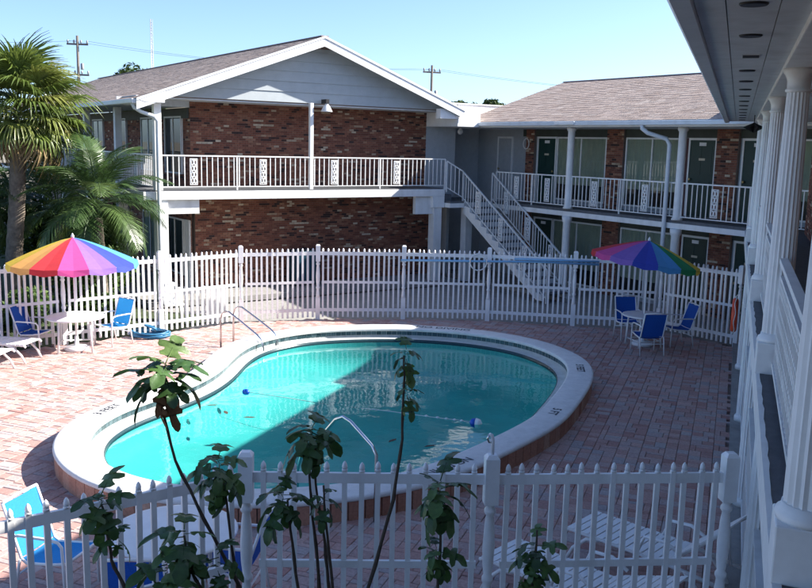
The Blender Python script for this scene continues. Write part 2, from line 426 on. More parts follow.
flat('planting_bed', [(-9, 1), (2.2, 1.5), tuple(RB(6.4, .15)[:2]), (-1.25, 6.3), (-4.6, 4.0), (-9, 3)], -.03, m_bed)

# ================================================================== POOL
pool = empty('swimming_pool', (0, 0, 0), 0, 'kidney shaped swimming pool with raised white coping and turquoise water', 'pool')
def sweep(prof, closed=False):
    b = MB(); P = []
    for t, z in prof:
        for p in off(t): P.append((p.x, p.y, z))
    F = []
    k = len(prof)
    for i in range(k if closed else k - 1):
        for j in range(NP):
            F.append((i * NP + j, i * NP + (j + 1) % NP, ((i + 1) % k) * NP + (j + 1) % NP, ((i + 1) % k) * NP + j))
    b.add(P, F, 0.0, True); return b
sweep([(-.02, .235), (-.03, .25), (-.03, .275), (-.015, .293), (.01, .30), (.41, .30), (.435, .293), (.45, .275), (.45, .25), (.44, .235), (.40, .23), (.02, .23)], True).build('coping', m_coping, pool)
sweep([(.40, .232), (.40, -.09)]).build('backing_wall', m_sand, pool)
# terracotta facing pieces
out40 = off(.40)
plen = sum((out40[(i + 1) % NP] - out40[i]).length for i in range(NP)); npc = int(plen / .21)
acc = [0]
for i in range(NP): acc.append(acc[-1] + (out40[(i + 1) % NP] - out40[i]).length)
bsk = MB(); bsk.box(-.099, .099, -.03, 0, -.05, .228); sk = bsk.mesh('facing_brick', m_skirt)
for k in range(npc):
    s_ = (k + .5) * plen / npc; j = max(i for i in range(NP) if acc[i] <= s_)
    t = (s_ - acc[j]) / (acc[j + 1] - acc[j]); p = out40[j].lerp(out40[(j + 1) % NP], t)
    d = (out40[(j + 1) % NP] - out40[j]).normalized()
    q = project((p.x, p.y, .1)); toward = (EYE.xy - p).dot(NRM[j])
    if toward < -2 or q is None or q[0] < -60: continue
    o = inst('facing_brick', sk, pool, (p.x + NRM[j].x * .003, p.y + NRM[j].y * .003, 0), (0, 0, math.atan2(NRM[j].x, -NRM[j].y)))
# tile band (small tiles, joined)
tb = MB(); TR = random.Random(5)
in0 = off(0.0); a0 = [0]
for i in range(NP): a0.append(a0[-1] + (in0[(i + 1) % NP] - in0[i]).length)
def along(s_):
    s_ %= a0[-1]
    lo, hi = 0, NP
    while hi - lo > 1:
        mid = (lo + hi) // 2
        if a0[mid] <= s_: lo = mid
        else: hi = mid
    t = (s_ - a0[lo]) / (a0[lo + 1] - a0[lo]); return in0[lo].lerp(in0[(lo + 1) % NP], t), NRM[lo]
nt_ = int(a0[-1] / .115)
for k in range(nt_):
    pa, n1 = along(k * a0[-1] / nt_ + .004); pb, n2 = along((k + 1) * a0[-1] / nt_ - .004)
    e = -n1 * .006
    tb.add([(pa.x + e.x, pa.y + e.y, .15), (pb.x + e.x, pb.y + e.y, .15), (pb.x + e.x, pb.y + e.y, .232), (pa.x + e.x, pa.y + e.y, .232)], [(0, 1, 2, 3)], TR.uniform(.01, 1))
tb.build('waterline_tile', m_tile, pool, kind='stuff')
sweep([(0, .24), (0, .10), (-.20, .094)]).build('ledge', m_ledge, pool)
sweep([(-.20, .094), (-.215, .09), (-.22, .0)]).build('ledge_trim', m_tile, pool)
# shell
WI = off(-.22)
sh = MB(); P = []; cen = sum(WI, Vector((0, 0))) / NP
levels = [(1.0, 0.02, 0), (.99, -.15, .3), (.95, -1.0, 1), (.6, -1.0, 1), (.25, -1.0, 1)]
def floor_z(p): return -.34 - .55 * min(1, max(0, (p.x + 3.2) / 5.0))
for sc_, z, bl in levels:
    for p in WI:
        q = cen + (p - cen) * sc_; P.append((q.x, q.y, z * (1 - bl) + bl * floor_z(q) if bl < 1 else floor_z(q)))
P.append((cen.x, cen.y, floor_z(cen)))
F = [(i * NP + j, i * NP + (j + 1) % NP, (i + 1) * NP + (j + 1) % NP, (i + 1) * NP + j) for i in range(len(levels) - 1) for j in range(NP)]
F += [((len(levels) - 1) * NP + j, (len(levels) - 1) * NP + (j + 1) % NP, len(levels) * NP) for j in range(NP)]
sh.add(P, F, 0.0, True); sh.build('pool_shell', m_shell, pool)
wt = MB(); wt.add([(p.x, p.y, .055) for p in off(-.221)], [tuple(reversed(range(NP)))]); wt.build('water', m_water, pool)
# depth lettering on the coping
def lettering(txt, p, ang_, size):
    cu = bpy.data.curves.new('txt', 'FONT'); cu.body = txt; cu.size = size; cu.align_x = 'CENTER'; cu.align_y = 'CENTER'; cu.offset = .004
    tmp = bpy.data.objects.new('tmp', cu); COL.objects.link(tmp)
    dg = bpy.context.evaluated_depsgraph_get(); me = bpy.data.meshes.new_from_object(tmp.evaluated_get(dg))
    bpy.data.objects.remove(tmp); me.materials.clear(); me.materials.append(m_text)
    inst('depth_lettering', me, pool, (p[0], p[1], .3035), (0, 0, ang_))
def coping_angle(x, y):
    j = min(range(NP), key=lambda i: (IN[i].x - x) ** 2 + (IN[i].y - y) ** 2); n = NRM[j]
    return math.atan2(n.y, n.x) - math.pi / 2, IN[j] + n * .21
for txt, x, y, sz in (('5 FEET', 3.3, 16.2, .20), ('5 FT', 2.36, 13.5, .20), ('NO DIVING', .62, 10.85, .19), ('NO DIVING', .95, 19.8, .24), ('3 FEET', -4.5, 12.9, .20)):
    a_, p_ = coping_angle(x, y)
    lettering(txt, p_, a_ , sz)

# ================================================================== BUILDINGS
def brickwork(parent, x0, x1, z0, z1, fn, seed, name='brickwork'):
    """bricks in running bond on the plane fn(x, depth, z); joined because each is only a few pixels wide"""
    r = random.Random(seed); b = MB(); bl, bh, j = .165, .060, .008
    nrow = int((z1 - z0) / bh)
    bh = (z1 - z0) / nrow
    for k in range(nrow):
        z = z0 + k * bh; x = x0 - (bl / 2 if k % 2 else 0); run = 0; val = 0
        while x < x1 - .02:
            a, c = max(x, x0), min(x + bl, x1)
            x += bl
            if c - a < .04: continue
            if run > 0: run -= 1
            else:
                t = r.random()
                if t < .055: val = r.uniform(.92, 1); run = r.choice([0, 0, 0, 1])
                elif t < .13: val = r.uniform(.005, .03); run = r.choice([0, 0, 0, 1])
                else: val = r.uniform(.09, .90); run = 0
            d = .010 + r.uniform(0, .006)
            P = [fn(a + j / 2, 0, z + j / 2), fn(c - j / 2, 0, z + j / 2), fn(c - j / 2, 0, z + bh - j / 2), fn(a + j / 2, 0, z + bh - j / 2)]
            Q = [fn(a + j / 2, -d, z + j / 2), fn(c - j / 2, -d, z + j / 2), fn(c - j / 2, -d, z + bh - j / 2), fn(a + j / 2, -d, z + bh - j / 2)]
            b.add(P + Q, [(4, 5, 6, 7), (0, 1, 5, 4), (1, 2, 6, 5), (2, 3, 7, 6), (3, 0, 4, 7)], val)
    return b.build(name, m_brick, parent, kind='stuff')

def shingles(parent, o, du, dv, lu, lv, seed):
    """shingle tabs on a roof plane: o corner at the eave, du along the eave, dv up the slope"""
    r = random.Random(seed); b = MB(); o = Vector(o); du = Vector(du).normalized(); dv = Vector(dv).normalized(); n = du.cross(dv)
    if n.z < 0: n = -n
    ex = .145; nrow = int(lv / ex); ex = lv / nrow
    for k in range(nrow):
        x = -r.random() * .3
        while x < lu:
            wv = r.choice([.22, .3, .3, .36]); a, c = max(x, 0), min(x + wv - .008, lu); x += wv
            if c - a < .03: continue
            h = .008 + r.uniform(0, .006); dd = r.uniform(-.012, .006)
            p0 = o + du * a + dv * (k * ex + dd); p1 = o + du * c + dv * (k * ex + dd); q1 = o + du * c + dv * (k * ex + ex + .01); q0 = o + du * a + dv * (k * ex + ex + .01)
            b.add([p0 + n * h, p1 + n * h, q1 + n * .002, q0 + n * .002, p0, p1], [(0, 1, 2, 3), (0, 4, 5, 1)], r.uniform(.001, 1))
    return b.build('shingles', m_shing, parent, kind='stuff')

bb = MB(); bb.box(-.011, .011, -.011, .011, 0, 1); baluster_mesh = bb.mesh('baluster', m_rail)
sp = MB()
sp.box(-.105, -.085, -.012, .012, 0, .70); sp.box(.085, .105, -.012, .012, 0, .70)
for z in (0, .68): sp.box(-.085, .085, -.012, .012, z, z + .02)
for k in range(4):
    zc = .105 + k * .163
    for sx in (-.042, .042):
        pts = [(sx + .036 * math.cos(a), 0, zc + .066 * math.sin(a)) for a in [2 * math.pi * i / 10 for i in range(11)]]
        sp.tube(pts, .0185, 5, cap=False)
    sp.tube([(-.085, 0, zc + .08), (0, 0, zc + .05), (.085, 0, zc + .08)], .018, 5); sp.tube([(0, 0, zc - .07), (0, 0, zc + .07)], .014, 5)
scroll_mesh = sp.mesh('scroll_panel', m_rail)

def railing(parent, a, b, zf, scrolls=(), posts=(), h=.91, spc=.152, zb=None, skip_ends=False):
    """handrail, bottom rail and posts as one part; each baluster and scroll panel a piece of it"""
    a = Vector((a[0], a[1], zf)); b = Vector((b[0], b[1], zf if zb is None else zb)); L_ = (b - a).length; d = (b - a) / L_
    dh = Vector((d.x, d.y, 0)).normalized(); az = math.atan2(dh.y, dh.x)
    r = MB(); u = Vector((0, 0, 1))
    r.bar(a + u * h, b + u * h, .045, .035); r.bar(a + u * .09, b + u * .09, .03, .025)
    for t in (0, 1, *posts):
        p = a.lerp(b, t); r.box(p.x - .018, p.x + .018, p.y - .018, p.y + .018, p.z - .06, p.z + h - .01)
    ro = r.build('railing', m_rail, parent)
    n = max(2, int(L_ / spc))
    sxs = [s_ * L_ for s_ in scrolls]
    for k in range(1, n):
        s_ = L_ * k / n
        if any(abs(s_ - q) < .12 for q in sxs): continue
        p = a + d * s_
        inst('baluster', baluster_mesh, ro, (p.x, p.y, p.z + .10), (0, 0, az), (1, 1, h - .115))
    for q in sxs:
        p = a + d * q; inst('scroll_panel', scroll_mesh, ro, (p.x, p.y, p.z + .14), (0, 0, az))
    return ro

def door(parent, x0, x1, z0, z1, y, mat=None, plate=True, swing=1):
    b = MB(); b.box(x0 + .05, x1 - .05, y - .03, y + .01, z0 + .01, z1 - .05)
    hh = z1 - z0
    for k in range(2):
        for (p, q) in ((.12, .46), (.54, .90)):
            xa = x0 + .05 + (x1 - x0 - .1) * (.12 + .42 * k); xb = xa + (x1 - x0 - .1) * .34
            b.box(xa, xb, y - .036, y - .02, z0 + hh * p, z0 + hh * q)
    d = b.build('door', mat or m_green_door, parent)
    f = MB(); f.box(x0, x0 + .05, y - .05, y + .01, z0, z1); f.box(x1 - .05, x1, y - .05, y + .01, z0, z1); f.box(x0, x1, y - .052, y + .01, z1 - .05, z1 + .01)
    f.build('door_frame', m_trim, d)
    kx = x0 + .12 if swing > 0 else x1 - .12
    kb = MB(); kb.lathe([(.012, 0), (.012, .03), (.032, .035), (.036, .055), (.02, .07)], 10)
    k_ = kb.build('door_knob', m_brass, d); k_.location = (kx, y - .03, z0 + 1.0); k_.rotation_euler = (rad(90), 0, 0)
    if plate:
        p = MB(); xm = (x0 + x1) / 2; p.box(xm - .1, xm + .1, y - .042, y - .03, z0 + hh * .72, z0 + hh * .72 + .06); p.build('number_plate', m_plate, d)
        p = MB(); p.box(xm - .11, xm + .11, y - .042, y - .03, z1 - .2, z1 - .11); p.build('notice_plate', m_plastic, d)
    return d

def window(parent, x0, x1, z0, z1, y, mull=1, curtain=True, base=0.0, seed=1):
    f = MB(); t = .045
    f.box(x0, x1, y - .07, y, z0, z0 + t); f.box(x0, x1, y - .07, y, z1 - t, z1)
    f.box(x0, x0 + t, y - .068, y, z0 + t, z1 - t); f.box(x1 - t, x1, y - .068, y, z0 + t, z1 - t)
    for k in range(1, mull + 1):
        xm = x0 + (x1 - x0) * k / (mull + 1); f.box(xm - .022, xm + .022, y - .066, y - .01, z0 + t, z1 - t)
    w_ = f.build('window', m_trim, parent)
    if curtain:
        c = MB(); n = int((x1 - x0) / .028); r = random.Random(seed); P = []
        ph = 0
        for i in range(n + 1):
            x = x0 + t + (x1 - x0 - 2 * t) * i / n; ph += r.uniform(.5, 1.2)
            yy = y - .022 + .012 * math.sin(ph)
            P += [(x, yy, z0 + t + base), (x, yy, z1 - t)]
        c.add(P, [(2 * i, 2 * i + 2, 2 * i + 3, 2 * i + 1) for i in range(n)], 0.0, True); c.build('curtain', m_curtain, w_)
        if base:
            dk = MB(); dk.box(x0 + t, x1 - t, y - .012, y - .006, z0 + t, z0 + t + base + .02); dk.build('dark_interior', m_black, w_)
    else:
        dk = MB(); dk.box(x0 + t, x1 - t, y - .012, y - .006, z0 + t, z1 - t); dk.build('dark_interior', m_black, w_)
    p = MB(); p.add([(x0 + t, y - .045, z0 + t), (x1 - t, y - .045, z0 + t), (x1 - t, y - .045, z1 - t), (x0 + t, y - .045, z1 - t)], [(0, 1, 2, 3)]); p.build('pane', m_glass, w_)
    return w_

# ------------------------------------------------------------------ gabled building (left)
lb = empty('gabled_building', L0, YW, 'two storey brick motel building with white gable and balcony', 'building')
SL = .366
AP_U, AP_Z = 4.67, 7.32
EVL, EVR = -.62, 9.62
def roof_z(u): return AP_Z - SL * abs(u - AP_U)
DEPTH = 24
# roof deck (solid), shingles, rake boards
b = MB(); t = .10
b.prism([(EVL, roof_z(EVL)), (AP_U, AP_Z), (EVR, roof_z(EVR)), (EVR, roof_z(EVR) - t), (AP_U, AP_Z - t), (EVL, roof_z(EVL) - t)], -.36, DEPTH)
roof = b.build('roof', m_trim, lb)
ul = Vector((AP_U - EVL, 0, AP_Z - roof_z(EVL)))
shingles(roof, (EVL - .02, -.40, roof_z(EVL) + .004), (0, 1, 0), ul, DEPTH + .4, ul.length, 11)
ur_ = Vector((AP_U - EVR, 0, AP_Z - roof_z(EVR)))
b = MB(); b.add([(EVR, -.40, roof_z(EVR) + .01), (AP_U, -.40, AP_Z + .01), (AP_U, DEPTH, AP_Z + .01), (EVR, DEPTH, roof_z(EVR) + .01)], [(0, 1, 2, 3)], .5); b.build('rear_slope_shingles', m_shing, roof)
b = MB(); b.box(AP_U - .12, AP_U + .12, -.41, DEPTH, AP_Z - .005, AP_Z + .02, .3); b.build('ridge_cap', m_shing, roof)
for sgn, ue in ((-1, EVL), (1, EVR)):
    b = MB(); z0 = roof_z(ue)
    b.prism([(ue, z0 - .02), (AP_U, AP_Z - .02), (AP_U, AP_Z - .27), (ue, z0 - .27)], -.405, -.365); b.build('rake_board', m_white, roof)
    b = MB(); b.prism([(ue, z0 + .012), (AP_U, AP_Z + .012), (AP_U, AP_Z - .05), (ue, z0 - .05)], -.425, -.407); b.build('drip_edge', m_trim, roof)
# boxed eave return at the left corner
b = MB(); b.prism([(EVL, 5.37), (.10, 5.62), (.10, 5.30), (EVL + .22, 5.30)], -.412, .30); b.build('eave_return', m_white, roof, bevel=.006)
b = MB(); b.box(EVL - .11, EVL + .02, -.34, DEPTH, 5.26, 5.38); gut = b.build('gutter', m_gutter, roof, bevel=.02)
b = MB(); b.box(EVL + .02, 1.45, 1.5, DEPTH, 5.30, 5.34); b.build('side_soffit', m_soffit, roof)
b = MB(); b.box(-.60, 1.45, 1.49, 1.53, 5.28, 5.49); b.build('soffit_closer', m_soffit, roof)
b = MB(); b.box(9.42, 10.30, -.30, 12, 5.0, 5.585); b.build('eave_gap_sun_block', m_trim, roof)  # box added to block sun between the eaves; its front passes for white panelling
# gable siding boards
SW = .18
zc = 5.50; k = 0
while zc < 7.0:
    z1 = min(zc + .285, 7.02)
    def span(z): return (max(.05, AP_U - (AP_Z - .10 - z) / SL), min(9.35, AP_U + (AP_Z - .10 - z) / SL))
    a0_, a1_ = span(zc); c0, c1 = span(z1)
    b = MB()
    P = [(a0_, SW - .028, zc), (a1_, SW - .028, zc), (c1, SW - .006, z1), (c0, SW - .006, z1)]
    b.add(P + [(x, y + .03, z) for x, y, z in P], [(0, 1, 2, 3), (0, 4, 5, 1), (1, 5, 6, 2), (3, 2, 6, 7), (0, 3, 7, 4)])
    b.build('siding_board', m_siding, lb); zc += .285; k += 1
b = MB(); b.prism([(.0, 5.47), (9.4, 5.47), (9.4, 5.6), (AP_U, 7.2), (.0, 5.6)], SW + .01, SW + .06); b.build('gable_wall', m_mortar, lb)
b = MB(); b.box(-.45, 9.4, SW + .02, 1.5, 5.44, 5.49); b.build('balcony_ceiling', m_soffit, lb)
b = MB(); b.box(8.75, 9.5, -.30, -.06, 5.22, 5.52); b.build('end_beam', m_white, lb, bevel=.006)
# walls
b = MB(); b.box(1.40, 9.42, 1.45, 1.65, 3.05, 5.45); b.box(1.5, 9.8, 1.452, 1.66, 0.0, 2.85); wl = b.build('wall', m_mortar, lb)
brickwork(wl, 1.40, 9.42, 3.06, 5.44, lambda x, d, z: (x, 1.45 + d, z), 21)
brickwork(wl, 1.50, 9.80, .11, 2.81, lambda x, d, z: (x, 1.452 + d, z), 22)
b = MB(); b.box(1.405, 1.6, 1.66, DEPTH, 0, 5.28); sw = b.build('side_wall', m_mortar, lb)
brickwork(sw, 1.45, 12, 0.1, 5.26, lambda x, d, z: (1.403 + d, x, z), 23)
# windows and door of the side wall: built on their own frame turned to face left
for k, w0_ in enumerate((2.0, 4.4, 7.6, 10.6)):
    for zf in (3.05, .1):
        w_ = window(lb, -w0_ - 1.5, -w0_, zf + .35, zf + 2.0, 0, 1, curtain=(k % 2 == 1), seed=k)
        w_.rotation_euler = (0, 0, rad(-90)); w_.location = (1.385, 0, 0)
b = MB(); b.box(1.33, 1.39, 1.5, 14, 4.98, 5.27); b.build('transom_band', m_dark, lb)
d_ = door(lb, -1.95, -1.5, .1, 2.1, 0, m_plastic, plate=False); d_.rotation_euler = (0, 0, rad(-90)); d_.location = (1.385, 0, 0)
# stair lobby walls to the right
b = MB(); b.box(9.42, 10.62, 1.447, 1.66, 2.69, 5.74); b.build('lobby_wall', m_grey, lb)
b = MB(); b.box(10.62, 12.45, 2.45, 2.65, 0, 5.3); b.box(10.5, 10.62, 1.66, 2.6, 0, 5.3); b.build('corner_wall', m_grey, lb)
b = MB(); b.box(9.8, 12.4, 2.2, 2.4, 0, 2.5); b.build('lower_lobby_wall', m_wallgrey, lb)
for k in range(9):
    b = MB(); b.box(10.245 + k * .30, 10.535 + k * .30, .80, .84, 5.16, 5.74); b.build('parapet_panel', m_white, lb)
b = MB(); b.box(9.6, 12.9, .77, .87, 5.741, 5.78); b.build('parapet_cap', m_trim, lb)
# balcony slab
b = MB(); b.box(-.42, 9.15, -.10, 1.45, 2.81, 3.03); b.box(-.42, 1.40, 1.45, DEPTH, 2.81, 3.03); slab = b.build('balcony_slab', m_white, lb, bevel=.008)
b = MB(); b.box(-.36, 9.10, -.05, 1.44, 3.03, 3.06); b.box(-.36, 1.385, 1.44, DEPTH, 3.03, 3.061); b.build('balcony_floor', m_floor, slab)
b = MB(); b.box(-.35, 9.8, -.12, 1.45, -.05, .10); b.box(-.35, 1.4, 1.45, DEPTH, -.05, .10); b.build('lower_floor', m_conc, lb)
for (x0, x1, z0) in ((.10, 1.12, 2.43), (8.12, 8.78, 2.25)):
    b = MB(); b.box(x0, x1, .02, .16, z0, 2.81); b.build('drop_beam', m_white, lb)
# posts
def post(x0, x1, y0, y1, z0, z1, mat=None):
    b = MB(); b.box(x0, x1, y0, y1, z0, z1); o = b.build('post', mat or m_white, lb, bevel=.008); return o
post(-.09, .10, -.09, .10, 3.06, 5.32); post(-.06, .24, -.06, .24, .10, 2.81)
post(4.40, 4.51, -.06, .05, 3.06, 5.50)
o = post(8.78, 9.08, -.06, .24, .10, 2.45)
b = MB(); b.box(8.70, 9.15, -.095, .30, 2.45, 2.81); b.build('post_capital', m_white, o, bevel=.01)
for w_ in (3.7, 7.4, 11.1, 14.8):
    post(-.09, .10, w_ - .09, w_ + .1, 3.06, 5.28); post(-.05, .22, w_ - .05, w_ + .22, .10, 2.81)
post(10.05, 10.32, -.05, .22, 0, 2.5)
railing(lb, (.10, -.03), (9.18, -.03), 3.06, (.095, .315, .562, .80), (.23, .475, .735))
railing(lb, (-.03, .12), (-.03, 3.6), 3.06, (.5,), spc=.152)
railing(lb, (-.03, 3.8), (-.03, 7.3), 3.06, (.5,), spc=.152)
railing(lb, (-.03, 7.5), (-.03, 14.7), 3.06, (.25, .75), spc=.2)
# downspout
b = MB(); b.tube([(-.66, -.18, 5.27), (-.62, -.18, 5.16), (-.45, -.18, 5.06), (-.12, -.18, 4.96), (-.03, -.18, 4.84), (-.03, -.17, 4.6), (-.03, -.17, 2.2), (-.03, -.17, .15)], .05, 10); b.build('downspout', m_gutter, lb)
# floodlight below the gable
b = MB(); b.lathe([(.03, .24), (.05, .20), (.10, .14), (.16, .02), (.17, 0)], 16, 4.88, -.14)
fl = MB(); fl.box(4.83, 4.93, -.20, .10, 5.50, 5.62)
fo = fl.build('floodlight', m_black, lb)
sh_ = b.build('lamp_shade', m_white, fo); sh_.location = (0, 0, 5.27)

# ------------------------------------------------------------------ long wing (behind, right)
wg = empty('motel_wing', W0, -(math.pi / 2 - YW), 'two storey motel wing with green doors, curtained windows and white balcony rail', 'building')
UA, UB = -4.72, 9.5
EZ = 5.16
RZ = 6.70; RW = 3.95
b = MB(); b.add([(UA, -.55, EZ), (UB, -.55, EZ), (UB, RW, RZ), (UA, RW, RZ), (UA, -.55, EZ - .1), (UB, -.55, EZ - .1), (UB, RW, RZ - .1), (UA, RW, RZ - .1)],
                [(0, 1, 2, 3), (7, 6, 5, 4), (0, 4, 5, 1), (1, 5, 6, 2), (3, 2, 6, 7), (0, 3, 7, 4)])
b.add([(UA, 8.4, EZ), (UB, 8.4, EZ), (UB, RW, RZ), (UA, RW, RZ)], [(0, 1, 2, 3)])
wr = b.build('roof', m_trim, wg)
dv = Vector((0, RW + .55, RZ - EZ)); shingles(wr, (UA, -.57, EZ + .004), (1, 0, 0), dv, UB - UA, dv.length + .01, 31)
# hip extension towards the gabled building
b = MB(); b.box(UA, UB, RW - .1, RW + .1, RZ - .003, RZ + .02, .1); b.build('ridge_cap', m_shing, wr)
b = MB(); b.box(-5.45, UB, -.66, -.54, 5.03, 5.15); b.build('gutter', m_gutter, wr, bevel=.02)
b = MB(); b.box(-.05, .75, -.70, -.655, 5.05, 5.14); b.build('gutter_joint', m_white, wr, bevel=.01)
b = MB(); b.box(-5.45, UB, -.54, -.50, 5.0, 5.12); b.build('fascia', m_trim, wr)
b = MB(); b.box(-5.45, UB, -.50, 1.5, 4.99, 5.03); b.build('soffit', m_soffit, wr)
b = MB(); b.box(-6.4, -4.72, -.53, 4, 5.10, 5.155); b.build('flat_roof', m_trim, wr)
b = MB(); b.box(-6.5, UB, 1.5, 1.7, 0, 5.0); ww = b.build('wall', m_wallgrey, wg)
YWL = 1.5
for zf, up_ in ((2.66, True), (.05, False)):
    b = MB(); b.box(-3.9, UB, 1.46, 1.5, zf + 2.10, zf + 2.33 if up_ else 2.46); b.build('transom_band', m_dark, wg)
    if up_:
        door(wg, -5.24, -4.43, zf, zf + 2.08, YWL, m_wallgrey, plate=False)
    for (x0, x1, sd_) in ((-3.66, -3.26, 1), (0.0, .67, 2), (3.91, 4.58, 3), (7.6, 8.3, 4)):
        b = MB(); b.box(x0, x1, 1.40, 1.5, zf, zf + 2.33 if up_ else 2.46); pl = b.build('brick_pier', m_mortar, wg)
        brickwork(pl, x0, x1, zf + .01, (zf + 2.33 if up_ else 2.46), lambda x, d, z: (x, 1.40 + d, z), 40 + sd_ + (10 if up_ else 0))
    for (x0, x1) in ((-3.16, -2.25), (2.97, 3.88), (4.66, 5.55)):
        door(wg, x0, x1, zf, zf + 2.09, YWL, swing=-1 if x0 < 0 else 1)
    for i_, (x0, x1) in enumerate(((-2.2, -.04), (.72, 2.70), (5.8, 7.5))):
        window(wg, x0, x1, zf + .12, zf + 2.09, YWL, 1 if x1 - x0 > 1.5 else 0, True, base=.45, seed=i_ + 5)
    b = MB(); b.box(2.72, 2.95, 1.47, 1.5, zf, zf + 2.09); b.build('side_light', m_maroon, wg)
b = MB(); b.box(-3.5, UB, -.06, 1.5, 2.44, 2.58); ws = b.build('balcony_slab', m_white, wg, bevel=.008)
b = MB(); b.box(-3.5, UB, -.03, 1.49, 2.58, 2.66); b.build('balcony_floor', m_floor, ws)
b = MB(); b.box(-6.4, UB, -.3, 1.5, -.08, .05); b.build('lower_floor', m_conc, wg)
for u in (-.03, 3.98, 8.0):
    b = MB(); b.lathe([(.14, 2.66), (.14, 2.70), (.105, 2.74), (.10, 4.88), (.13, 4.92), (.14, 5.0)], 16, u, -.02); o = b.build('post', m_white, wg)
    b = MB(); b.lathe([(.14, .05), (.14, .1), (.11, .14), (.11, 2.25), (.14, 2.3), (.15, 2.44)], 16, u, -.02); b.build('lower_post', m_white, o)
railing(wg, (-3.4, -.01), (-.14, -.01), 2.66, (.31, .745), (.54,), h=.94)
railing(wg, (.08, -.01), (3.88, -.01), 2.66, (.24, .73), (.5,), h=.94)
railing(wg, (4.09, -.01), (7.9, -.01), 2.66, (.26, .75), (.52,), h=.94)
b = MB(); b.tube([(3.15, -.60, 5.03), (3.15, -.60, 4.95), (3.25, -.5, 4.84), (3.58, -.16, 4.70), (3.66, -.12, 4.55), (3.66, -.12, 2.4), (3.66, -.12, .1)], .055, 10); b.build('downspout', m_gutter, wg)
# small bulb lamp under the soffit, wreath on the brick pier
b = MB(); b.lathe([(.03, 4.99), (.05, 4.95), (.09, 4.90), (.09, 4.84), (.05, 4.79), (.01, 4.775)], 12, -5.2, -.2); b.build('bulb_lamp', m_plastic, wg)
b = MB(); b.tube([(-3.62 + .14 * math.cos(a) , 1.36, 4.52 + .17 * math.sin(a)) for a in [2 * math.pi * i / 16 for i in range(17)]], .018, 6, cap=False); b.build('wall_ring', m_rail, wg)

# ------------------------------------------------------------------ staircase between the two
st = empty('outdoor_staircase', W0, -(math.pi / 2 - YW), 'outdoor white staircase with dark treads descending beside the balcony', 'staircase')
NR = 14; u0, u1, y0, y1 = -3.55, .30, -1.12, -.12
rise = (2.66 - .05) / NR; run_ = (u1 - u0) / (NR - 1)
for sy in (y0, y1):
    b = MB(); poly = [(u0 - .05, 2.66)]
    for k in range(NR - 1):
        z = 2.66 - rise * (k + 1); poly += [(u0 + run_ * k, 2.66 - rise * k + (.0 if k else 0)), (u0 + run_ * k, z), ]
    poly = [(u0 - .06, 2.655)]
    for k in range(NR):
        poly.append((u0 + run_ * k, 2.66 - rise * k - .005)); poly.append((u0 + run_ * k, 2.66 - rise * (k + 1) + .03))
    poly += [(u1 + .05, .05), (u1 - .25, .05), (u0 - .06, 2.30)]
    b.prism(poly, sy - .035, sy + .035); b.build('stringer', m_white, st)
for k in range(1, NR):
    b = MB(); b.box(u0 + run_ * (k - 1) - .02, u0 + run_ * k + .01, y0 + .036, y1 - .036, 2.66 - rise * k - .04, 2.66 - rise * k); b.build('tread', m_floor, st)
    b = MB(); b.box(u0 + run_ * (k - 1) - .015, u0 + run_ * (k - 1) + .01, y0 + .037, y1 - .037, 2.66 - rise * k + .001, 2.66 - rise * (k - 1) - .041); b.build('riser', m_soffit, st)
b = MB(); b.box(-5.37, u0 - .0, -1.72, 0.0, 2.46, 2.60); b.build('landing', m_white, st)
b = MB(); b.box(-5.36, u0 - .02, -1.70, -.01, 2.60, 2.66); b.build('landing_floor', m_floor, st)
b = MB(); b.box(-5.36, -3.86, -1.735, -1.45, 2.66, 2.86); b.build('landing_step', m_floor, st)
railing(st, (-3.86, -1.66), (-3.70, -1.12), 3.0, zb=2.68, spc=.13, h=.91)
railing(st, (-3.70, -1.10), (u1 + .15, -1.12), 2.66, scrolls=(.19, .47, .75), zb=.05, spc=.155, h=.90)
railing(st, (-3.45, -.14), (u1 + .15, -.14), 2.66, scrolls=(.19, .47, .75), zb=.05, spc=.155, h=.90)

# ------------------------------------------------------------------ colonnade building (near, right); local x = along, y = -(sideways)
rb = empty('colonnade_building', (0, 0, 0), math.pi / 2 - YR, 'motel gallery on the right with fluted white columns and lattice rail', 'building')
S0, S1 = -14.0, 21.3
def ybox(b, s0, s1, l0, l1, z0, z1): b.box(s0, s1, -l1, -l0, z0, z1); return b
b = ybox(MB(), S0, S1, .27, 2.0, 2.42, 2.655); gs = b.build('gallery_slab', m_white, rb)
b = ybox(MB(), S0, S1, .295, 1.98, 2.655, 2.672); b.build('gallery_floor', m_floor, gs)
b = MB(); rr = random.Random(9); n = 160; P = []
for i in range(n + 1):
    s_ = 1 + (S1 - 1) * i / n; e = rr.uniform(-.006, .006)
    P += [(s_, -.266, 2.60), (s_, -.266, 2.676), (s_, -.300 - e, 2.6765)]
b.add(P, [(3 * i + a, 3 * i + 3 + a, 3 * i + 4 + a, 3 * i + 1 + a) for i in range(n) for a in (0, 1)]); b.build('edge_trim', m_white, gs)
b = ybox(MB(), S0, S1, 1.50, 2.15, 0, 5.06); rw = b.build('back_wall', m_mortar, rb)
brickwork(rw, 2.5, 21.2, 2.67, 5.08, lambda x, d, z: (x, -1.50 - d, z), 61)
b = MB(); b.add([(S0, .36, 5.19), (S1, .36, 5.19), (S1, -4.5, 6.72), (S0, -4.5, 6.72), (S0, -9.4, 5.2), (S1, -9.4, 5.2), (S0, .30, 5.10), (S1, .30, 5.10), (S1, -9.4, 5.1), (S0, -9.4, 5.1)],
                [(0, 1, 2, 3), (3, 2, 5, 4), (6, 9, 8, 7), (0, 6, 7, 1), (4, 5, 8, 9), (0, 3, 4, 9, 6), (1, 7, 8, 5, 2)]); rr_ = b.build('roof', m_shing, rb)
